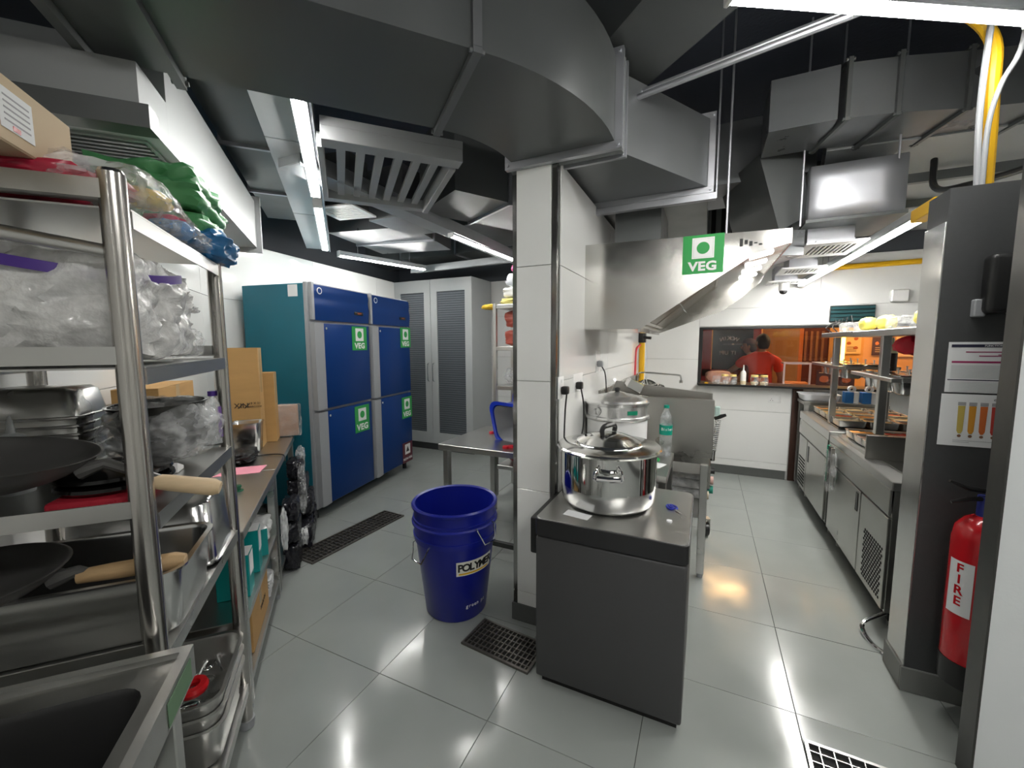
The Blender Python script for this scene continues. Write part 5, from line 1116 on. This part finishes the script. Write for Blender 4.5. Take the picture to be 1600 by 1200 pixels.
# third shelf
for k in range(8):
    pan('gastronorm_pan', ('lowest', 'second', 'third', 'fourth', 'fifth', 'sixth', 'seventh', 'topmost')[k] + ' upside-down steel pan in the nested stack on the third shelf', 'pan', RK(-.43, -.20, 1.278+.025*k), RA, .115, .095, .085, STEEL, 'upside-down pans on the third shelf', tilt=Matrix.Rotation(PI, 3, 'X'), r=.03, lip=.012)
t = thing('squeeze_bottle', 'cloudy white squeeze bottle left on the third shelf', 'bottle', RK(-.405, -.385, 1.19), RA)
bm = NB(); lathe(bm, [(0, 0), (.033, 0), (.035, .01), (.035, .13), (.028, .15), (.010, .16), (.007, .185), (.003, .205), (0, .206)], 24, cap0=False, cap1=False); fin(bm, 'bottle_body', mat('cloudy_plastic', (.42, .44, .44), .4), t)
def wok(label, c, r, h, ax, woodlen, lift, woodpos, tilt, hc=WOOD, fl=0.):
    """wok with a long handle along direction angle ax in rack frame"""
    t = thing('wok', label, 'wok', RK(*c), RA+ax)
    bm = NB(); p = [(r*math.sin(1.25*k/9)/math.sin(1.25), h*(1-math.cos(1.25*k/9))/(1-math.cos(1.25))) for k in range(10)]
    lathe(bm, p + [(r+.004, h+.003), (r+.001, h+.004)] + [(q[0]-.003, q[1]+.003) for q in p[::-1]], 48, cap0=False, cap1=False, M=Matrix.Rotation(tilt, 4, 'Y')); fin(bm, 'wok_pan', IRON, t, angle=60)
    ez = h - r*math.sin(tilt)*1.0
    M_ = Matrix.Rotation(tilt, 4, 'Y'); a = M_ @ Vector((r-.02, 0, h-.03))
    b = Vector((r+woodpos, 0, a.z+lift*.5)); e = Vector((r+woodpos+woodlen, 0, a.z+lift))
    bm = NB(); tube(bm, [a, a+Vector((.05, 0, .015)), b+Vector((.03, 0, 0))], [.02, .013, .010], n=10); bmesh.ops.create_uvsphere(bm, u_segments=10, v_segments=6, radius=.008, matrix=Matrix.Translation(a+Vector((.012, .016, .012)))); fin(bm, 'handle_socket', IRON, t)
    bm = NB(); tube(bm, [b, b.lerp(e, .3), b.lerp(e, .9), e], [.017, .020, .022, .015], n=12); fin(bm, 'wood_handle', hc, t)
    return t
wok('black wok with a pale wooden handle on the third shelf', (-.36, -.60, 1.255), .20, .08, -.03, .15, -.075, .11, .12, mat('pale_wood', (.62, .47, .29), .6, noise_amt=.25, nscale=5, stretch=(2, 14, 14)))
for k, (x, y, z) in enumerate(((-.15, -.50, 1.222), (-.155, -.495, 1.243))):
    t = thing('lid_disc', ('lower', 'upper')[k] + ' dark round lid on the red cloth, third shelf', 'lid', RK(x, y, z), RA, 'dark lids')
    bm = NB(); lathe(bm, [(0, 0), (.11, 0), (.118, .006), (.116, .014), (.10, .018), (.0, .03)], 40, cap0=False, cap1=False); fin(bm, 'lid_plate', mat('dark_lid', (.03, .03, .03), .12, .9), t)
    bm = NB(); lathe(bm, [(.012, .027), (.016, .04), (0, .043)], 14, cap0=False, cap1=False); fin(bm, 'knob', BLACK, t)
bm = NB(); box(bm, -.10, .065, -.11, .06, 0, .024, bev=.008, seg=2); bmesh.ops.subdivide_edges(bm, edges=bm.edges, cuts=2, use_grid_fill=True); tag(fin(bm, 'folded_cloth', REDC, None, RK(-.14, -.51, 1.192), RA), 'folded red cloth under the dark lids on the third shelf', 'cloth')
for k in range(3):
    c = RK(-.155, -.185, 1.20+.052*k)
    bowl(('lowest', 'middle', 'topmost')[k] + ' dark bowl in the film-wrapped stack on the third shelf', c, .125, .085, (.04, 0), mat('smoky_bowl', (.06, .06, .055), .18, .5), 'bowl', 'serving_bowl', 'wrapped dark bowls')
bag('film_wrap', 'clear crinkled film round the stack of dark bowls on the third shelf', (-.15, -.17, 1.300), (.155, .165, .108), CLEAR, 51, .14, 'film', boxy=.3, sub=5)
t = thing('plastic_bottle', 'ribbed clear bottle with a purple label at the far end of the third shelf', 'bottle', RK(-.055, -.01, 1.202), RA)
bm = NB(); lathe(bm, [(0, 0)] + [(.030+.0015*(k % 2), .005+.008*k) for k in range(18)] + [(.028, .155), (.012, .18), (.012, .19)], 24, cap0=False, cap1=False); fin(bm, 'bottle_body', PET, t)
bm = NB(); lathe(bm, [(.0135, .185), (.0135, .203), (0, .204)], 16, cap0=False, cap1=False); fin(bm, 'cap', PUR, t)
bm = NB(); loft(bm, [[(.033*math.cos(a), .033*math.sin(a), z) for z in (.03, .145)] for a in [-.9+1.3*k/8 for k in range(9)]], False, False, closed=False); fin(bm, 'label', mat('purple_label', (.16, .08, .30), .5), t)
bm = NB(); loft(bm, [[(-.03, -.02, .0), (.03, -.02, .0), (.03, -.018, .03), (-.03, -.018, .03)], [(-.03, .02, 0), (.03, .03, 0), (.03, .03, .01), (-.03, .02, .01)]]); tag(fin(bm, 'scoop', WHITE, None, RK(-.10, -.33, 1.192), RA), 'small white plastic scoop behind the near post, third shelf', 'scoop')
# fourth shelf
pan('gastronorm_pan', 'large deep steel pan holding the second wok on the fourth shelf', 'pan', RK(-.262, -.515, .856), RA, .27, .155, .172, SATIN, r=.05)
wok('black wok with a long worn wooden handle in the deep pan', (-.415, -.60, .985), .185, .07, .0, .21, .0, .03, .0)
pan('gastronorm_pan', 'upside-down deep steel pan at the far end of the fourth shelf', 'pan', RK(-.20, -.175, 1.068), RA, .19, .135, .205, SATIN, tilt=Matrix.Rotation(PI, 3, 'X'), r=.05)
# fifth shelf: nested pans and utensils
for k in range(3):
    pan('gastronorm_pan', ('lowest', 'middle', 'topmost')[k] + ' open steel pan in the nested stack on the bottom shelf', 'pan', RK(-.262, -.215, .205+.048*k), RA, .255, .175, .15, STEEL, 'open pans on the bottom shelf', r=.05)
t = thing('ring_disc', 'red ring-shaped lid in the top pan of the bottom shelf', 'lid', RK(-.105, -.27, .415), RA)
bm = NB(); lathe(bm, [(.022, .0), (.042, 0), (.045, .012), (.040, .024), (.022, .026), (.02, .012)], 28, cap0=False, cap1=False); fin(bm, 'ring', mat('glossy_red', (.52, .01, .015), .3), t)
for k in range(5):
    t = thing('serving_spoon', ('first', 'second', 'third', 'fourth', 'fifth')[k] + ' steel spoon from the near end, in the top pan of the bottom shelf', 'spoon', RK(-.22+.03*k, -.24+.05*k, .335+.006*k), RA+.5*k, 'spoons in the bottom pan')
    bm = NB(); tube(bm, [(-.10, 0, .005), (0, 0, .012), (.06, 0, .008)], .005, n=6); fin(bm, 'spoon_handle', CHROME, t)
    bm = NB(); bmesh.ops.create_uvsphere(bm, u_segments=14, v_segments=8, radius=1, matrix=Matrix.Translation((.09, 0, .008)) @ Matrix.Diagonal((.036, .024, .008, 1))); fin(bm, 'spoon_bowl', POLISH, t)
pan('small_pan', 'small steel insert lying in the top pan of the bottom shelf', 'pan', RK(-.20, -.27, .345), RA+.4, .05, .035, .06, POLISH, r=.012, lip=.006)
# ---------------- left work tables ----------------
def work_table(label, y0, y1, shelves=(.42, .14)):
    t = thing('work_table', label, 'table', RK(0, 0), RA, 'left work tables')
    B('table_top', STEELH, t, DX, 0, y0, y1, .773, .813, bev=.003)
    legs(t, [(-.03, y0+.03), (-.03, y1-.035), (DX+.03, y0+.03), (DX+.03, y1-.035)], .773, w=.02)
    for z in shelves: B('under_shelf', STEELH, t, DX+.01, -.012, y0+.01, y1-.01, z-.03, z, bev=.002)
    return t
work_table('stainless work table behind the left rack', .06, .965)
work_table('stainless work table beside the blue refrigerator', .975, 1.98, (.14,))
def carton(label, x0, x1, y0, y1, z0, z1, m=CARD, name='cardboard_carton', group=None):
    t = thing(name, label, 'box', RK((x0+x1)/2, (y0+y1)/2, z0), RA, group)
    hx, hy, h = (x1-x0)/2, (y1-y0)/2, z1-z0
    B('carton_body', m, t, -hx, hx, -hy, hy, 0, h-.003, bev=.002)
    for s in (-1, 1):
        bm = NB(); box(bm, -hx, hx, (-hy if s < 0 else .002), (-.002 if s < 0 else hy), h-.0028, h); fin(bm, 'flap', m, t)
    B('packing_tape', mat('tape_tan', (.50, .36, .20), .25), t, hx, hx+.0006, -.025, .025, h*.55, h)
    return t
INK = mat('carton_ink', (.05, .035, .02), .8)
def print_x(t, x, s, size, y, z, roll=0.): return text('printed_lettering', s, size, INK, t, (x, y, z), (PI/2, roll, PI/2), bold=.01)
def print_y(t, y, s, size, x, z): return text('printed_lettering', s, size, INK, t, (x, y, z), (PI/2, 0, 0), bold=.01)
t = carton('large flat cardboard carton behind the left rack, on the first work table', -.55, -.38, .48, .955, .814, 1.38); print_x(t, .0862, 'THIS SIDE', .04, .12, .40, PI/2); print_x(t, .0862, 'FRAGILE', .035, .17, .40, PI/2)
t = carton('tall upright cardboard carton with black print on the second work table', -.37, -.17, 1.62, 1.78, .814, 1.555); print_y(t, -.0815, 'XIN', .05, -.02, .32); print_y(t, -.0815, '19 X 21', .022, .065, .335); print_y(t, -.0815, 'BARCODE', .018, .065, .31)
for k, s in enumerate((1, -1)):
    bm = NB(); prism(bm, [(-.045+.04*k, .30), (-.015+.04*k, .335), (-.005+.04*k, .335), (-.035+.04*k, .30)], -.0816, -.0806, 'y'); fin(bm, 'printed_mark', INK, t)
carton('narrow cardboard carton behind the tall one, touching the refrigerator', -.30, -.10, 1.80, 1.94, .814, 1.36)
t = thing('wrapped_package', 'brown package in bubble wrap leaning on the refrigerator side', 'package', RK(-.035, 1.975, .815), RA+.02)
bm = NB(); box(bm, -.085, .075, -.03, .03, .005, .265, bev=.012, seg=2); fin(bm, 'package_body', mat('brown_package', (.40, .27, .20), .6), t)
bm = NB(); crumple(bm, (0, 0, .135), (.098, .038, .137), .05, 4, 90, boxy=.9, flat=.98); fin(bm, 'bubble_wrap', THIN, t)
t = pan('steel_container', 'deep steel container in front of the cartons on the second work table', 'container', RK(-.245, 1.50, .815), RA, .095, .085, .22, SATIN, r=.03, lip=.008)
bag('plastic_bag', 'black plastic bag on the second work table', (-.24, 1.24, .855), (.10, .12, .042), mat('black_bag', (.008, .008, .009), .3, bump=.5, bscale=20), 33, .22)
bm = NB(); prism(bm, [(-.14, -.06), (.10, -.09), (.13, .07), (-.06, .10)], 0, .0012); tag(fin(bm, 'paper_sheet', mat('pink_paper', (.85, .33, .42), .7), None, RK(-.19, 1.01, .8135), RA+.1), 'pink paper sheet lying across the work tables', 'paper')
bm = NB(); lathe(bm, [(0, 0), (.026, 0), (.026, .003), (.014, .004), (.014, .02), (.018, .021), (.016, .03), (0, .031)], 20, cap0=False, cap1=False); tag(fin(bm, 'spool', mat('dark_green_plastic', (.01, .10, .05), .4), None, RK(-.13, .62, .8135)), 'small dark green and white spool on the first work table', 'spool')
pipe('power_cable', 'thin black cable crossing the second work table', [RK(-.35, 1.2, .82), RK(-.2, 1.32, .818), RK(-.1, 1.36, .818), RK(.0, 1.30, .82), RK(.012, 1.28, .78)], .004, BLACK, 'cable')
TEALC = mat('teal_carton', (.0, .26, .25), .4)
for k, (y, h, a) in enumerate(((.30, .20, 0), (.52, .22, .05), (.68, .15, .4))):
    t = thing('teal_carton', ('nearest', 'middle', 'tilted farthest')[k] + ' teal and white carton on the middle shelf of the work table', 'box', RK(-.09, y, .421), RA+a, 'teal cartons')
    B('carton_body', TEALC, t, -.07, .06, -.05, .05, 0, h, bev=.002); B('white_label', PAPER, t, .0605, .0612, -.03, .045, h*.45, h*.95); B('flap', PAPER, t, -.07, .06, -.05, .05, h+.0005, h+.003)
bag('plastic_bag', 'white plastic bag stuffed on the middle shelf of the work table', (-.13, .84, .50), (.10, .09, .075), mat('white_bag', (.66, .67, .66), .35, bump=.5, bscale=18), 36, .2)
bag('clear_bag', 'crumpled clear bag on the bottom shelf of the work table', (-.08, .78, .20), (.06, .09, .055), HAZE, 37, .25)
t = carton('brown carton on the bottom shelf of the first work table', -.20, -.03, .25, .66, .142, .37); print_x(t, .086, 'MADE IN', .03, .05, .10); 
carton('dark brown carton at the near end of the bottom table shelf', -.42, -.22, .10, .50, .142, .38, mat('dark_carton', (.25, .15, .06), .8))
bag('plastic_bag', 'pale bag hanging by the far leg of the work table', (.03, .93, .44), (.02, .05, .14), HAZE, 38, .25, boxy=.2)
BLW = mat('black_wrap', (.012, .012, .016), .12, bump=.8, bscale=26)
for k, (x, y, z, s) in enumerate(((.09, 1.56, .10, (.09, .16, .095)), (.10, 1.86, .10, (.08, .13, .095)), (.09, 1.72, .29, (.085, .17, .09)), (.07, 1.66, .46, (.075, .16, .075)), (.06, 1.62, .61, (.06, .13, .07)))):
    bag('wrapped_bundle', ('near floor-level', 'far floor-level', 'second-layer', 'third-layer', 'topmost')[k] + ' shiny black wrapped bundle in the pile by the refrigerator', (x-.035, y+.12, z), s, BLW, 70+k, .12, 'bundle', boxy=.65, flat=.98, group='black wrapped bundles')
bag('wrapped_bundle', 'shiny black wrapped bundle by the table leg, nearest the camera in the black pile', (.03, 1.30, .44), (.055, .11, .07), BLW, 78, .12, 'bundle', boxy=.65, flat=.98, group='black wrapped bundles')
bag('wrapped_bundle', 'shiny black wrapped bundle under the one by the table leg', (.02, 1.34, .28), (.06, .13, .08), BLW, 79, .12, 'bundle', boxy=.65, flat=.98, group='black wrapped bundles')
bag('wrapped_bundle', 'floor-level shiny black wrapped bundle beside the table leg', (.02, 1.34, .10), (.06, .13, .095), BLW, 77, .12, 'bundle', boxy=.65, flat=.98, group='black wrapped bundles')
for k, (x, y, z, s) in enumerate(((.15, 1.50, .46, (.03, .07, .20)), (.13, 1.70, .66, (.035, .11, .10)))):
    bag('clear_bag', ('lower', 'upper')[k] + ' silvery film hanging over the black bundles', (x-.075, y+.12, z), s, CLEAR, 80+k, .3, boxy=.2, group='silvery films')
bag('plastic_bag', 'white scrap of film on the floor end of the black pile', (.08, 1.52, .12), (.03, .05, .06), HAZE, 84, .3)
socket('white wall socket on the left wall behind the third shelf', RK(-.612, .2, 1.36), RA+PI/2, .085, .13)
# ---------------- table and rack left of the column ----------------
t = thing('steel_table', 'stainless table left of the white column, holding the blue tubs', 'table', (0, 0, 0))
B('table_top', STEELH, t, -1.87, -.955, 2.60, 3.38, .755, .80, bev=.003)
legs(t, [(-1.82, 2.65), (-1.0, 2.65), (-1.74, 3.28), (-1.0, 3.33)], .755, w=.024)
B('lower_rail', DARKSTEEL, t, -1.79, -1.03, 2.635, 2.665, .05, .085)
t = thing('storage_rack', 'slim steel rack between the tall cupboard and the white column', 'rack', (0, 0, 0))
for x, y in ((-1.90, 3.64), (-1.90, 4.05), (-1.0, 3.64), (-1.0, 4.05)):
    B('post', STEEL, t, x-.018, x+.018, y-.018, y+.018, .02, 1.98 if 0 else 1.97, bev=.003)
for z in (.35, 1.16, 1.55, 1.96): B('shelf', STEELH, t, -1.88, -1.02, 3.62, 4.07, z-.04, z, bev=.003)
for k, (nm, c_, z, s, x) in enumerate((('yellow folded cloth, lowest on the slim rack', (.75, .66, .22), 1.995, (.20, .15, .036), -1.62), ('white folded cloth above the yellow one on the slim rack', (.78, .78, .74), 2.085, (.19, .14, .056), -1.60), ('grey-white plastic bundle high on the slim rack', (.62, .64, .68), 2.21, (.17, .13, .07), -1.58), ('pink cloth on the very top of the slim rack', (.72, .10, .30), 2.315, (.14, .12, .038), -1.56))):
    bm = NB(); crumple(bm, (0, 0, 0), s, .12, 2.5, 100+k, boxy=.6, flat=.98); tag(fin(bm, 'folded_cloth', mat('cloth_%d' % k, c_, .7 if k != 2 else .3, bump=.3, bscale=30), None, (x-.08, 3.82, z), 0, angle=60), nm, 'cloth', 'cloths on the slim rack')
bm = NB(); crumple(bm, (0, 0, 0), (.10, .05, .03), .2, 2, 110, sub=3, boxy=.1); tag(fin(bm, 'yellow_cloth', mat('deep_yellow', (.72, .46, .03), .6), None, (-2.0, 3.72, 1.95)), 'yellow cloth end sticking out left of the slim rack', 'cloth')
for k, (z, h) in enumerate(((1.555, .085), (1.735, .09))):
    bm = NB(); crumple(bm, (0, 0, h), (.15, .10, h), .16, 3, 120+k, boxy=.5, flat=.98); tag(fin(bm, 'red_packet', mat('coral_packet', (.60, .13, .09), .35, noise_amt=.4, nscale=9, bump=.5, bscale=22), None, (-1.70, 3.80, z), 0, angle=60), ('lower', 'upper')[k] + ' coral red packet in film on the slim rack', 'packet', 'coral packets')
bm = NB(); crumple(bm, (0, 0, .09), (.16, .11, .09), .2, 3, 125, boxy=.4, flat=.98); tag(fin(bm, 'clear_bag', CLEAR, None, (-1.70, 3.80, 1.161), 0, angle=60), 'clear bag of cups on the slim rack above the blue tubs', 'bag')
for k in range(3):
    bm = NB(); lathe(bm, [(.028, 0), (.038, .09), (.036, .09), (.026, .002)], 18, cap0=True, cap1=False); tag(fin(bm, 'dark_cup', BLACK if k else GREYP, None, (-1.66+.085*k, 3.80, 1.1615)), ('left', 'middle', 'right')[k] + ' dark cup inside the clear bag on the slim rack', 'cup', 'cups on the slim rack')
TB = mat('bright_blue_plastic', (.012, .045, .55), .25, coat=.3)
def tub(label, loc, rot, s=1.):
    t = thing('plastic_tub', label, 'tub', loc, 0, 'blue tubs'); t.rotation_euler = rot
    bm = NB(); P_ = [(.17, .13, .06, .0), (.20, .16, .075, .17), (.225, .185, .09, .175), (.228, .188, .09, .19)]
    loft(bm, [rrect(a*s, b*s, r*s, z*s, 5) for a, b, r, z in P_] + [rrect(a*s, b*s, r*s, z*s, 5) for a, b, r, z in ((.20, .16, .08, .188), (.165, .125, .06, .012))], cap0=True, cap1=True); fin(bm, 'tub_body', TB, t, angle=50)
    bm = NB(); loft(bm, [rrect(a*s, b*s, r*s, z*s, 5) for a, b, r, z in ((.19, .15, .075, .18), (.155, .118, .055, .0135))], cap0=False, cap1=True); fin(bm, 'inner_lining', mat('grey_lining', (.34, .35, .37), .4), t, angle=50)
    bm = NB(); tube(bm, [Vector(p)*s for p in ((-.05, -.19, .15), (-.05, -.205, .09), (.05, -.205, .09), (.05, -.19, .15))], .005*s, n=6); fin(bm, 'wire_handle', WHITE, t)
    return t
tub('blue plastic tub tipped on its side on the steel table, grey inside', (-1.275, 3.0, .985), (PI/2+.22, 0, -.35))
tub('second blue plastic tub resting behind the tipped one', (-1.25, 3.32, 1.02), (PI/2-.10, 0, -.30), .97)
for k, (x, y) in enumerate(((-1.66, 3.10), (-1.33, 2.70), (-1.30, 2.73))):
    bm = NB(); lathe(bm, [(0, 0), (.022, 0), (.022, .014), (.018, .018), (0, .018)], 18, cap0=False, cap1=False); o = tag(fin(bm, 'cap_disc', mat('cap_red', (.60, .015, .03), .4), None, (x, y, .8005+.0*k)), ('single red cap far on the steel table', 'left of two red caps near the table front', 'right of two red caps near the table front')[k], 'cap', 'red caps')
bm = NB(); crumple(bm, (0, 0, .11), (.18, .13, .11), .2, 3, 130, boxy=.4, flat=.98); tag(fin(bm, 'net_bag', mat('onion_red', (.24, .05, .06), .4, noise_amt=.8, nscale=22, bump=.5, bscale=25), None, (-1.66, 3.82, .351), 0, angle=60), 'dark reddish bag on the lowest shelf of the slim rack', 'bag')
B_ = NB(); box(B_, -.10, .10, -.10, .10, 0, .03, bev=.004); tag(fin(B_, 'green_tray', mat('dull_green', (.03, .12, .05), .5), None, (-1.45, 3.72, .352)), 'dull green tray on the lowest shelf of the slim rack', 'tray')
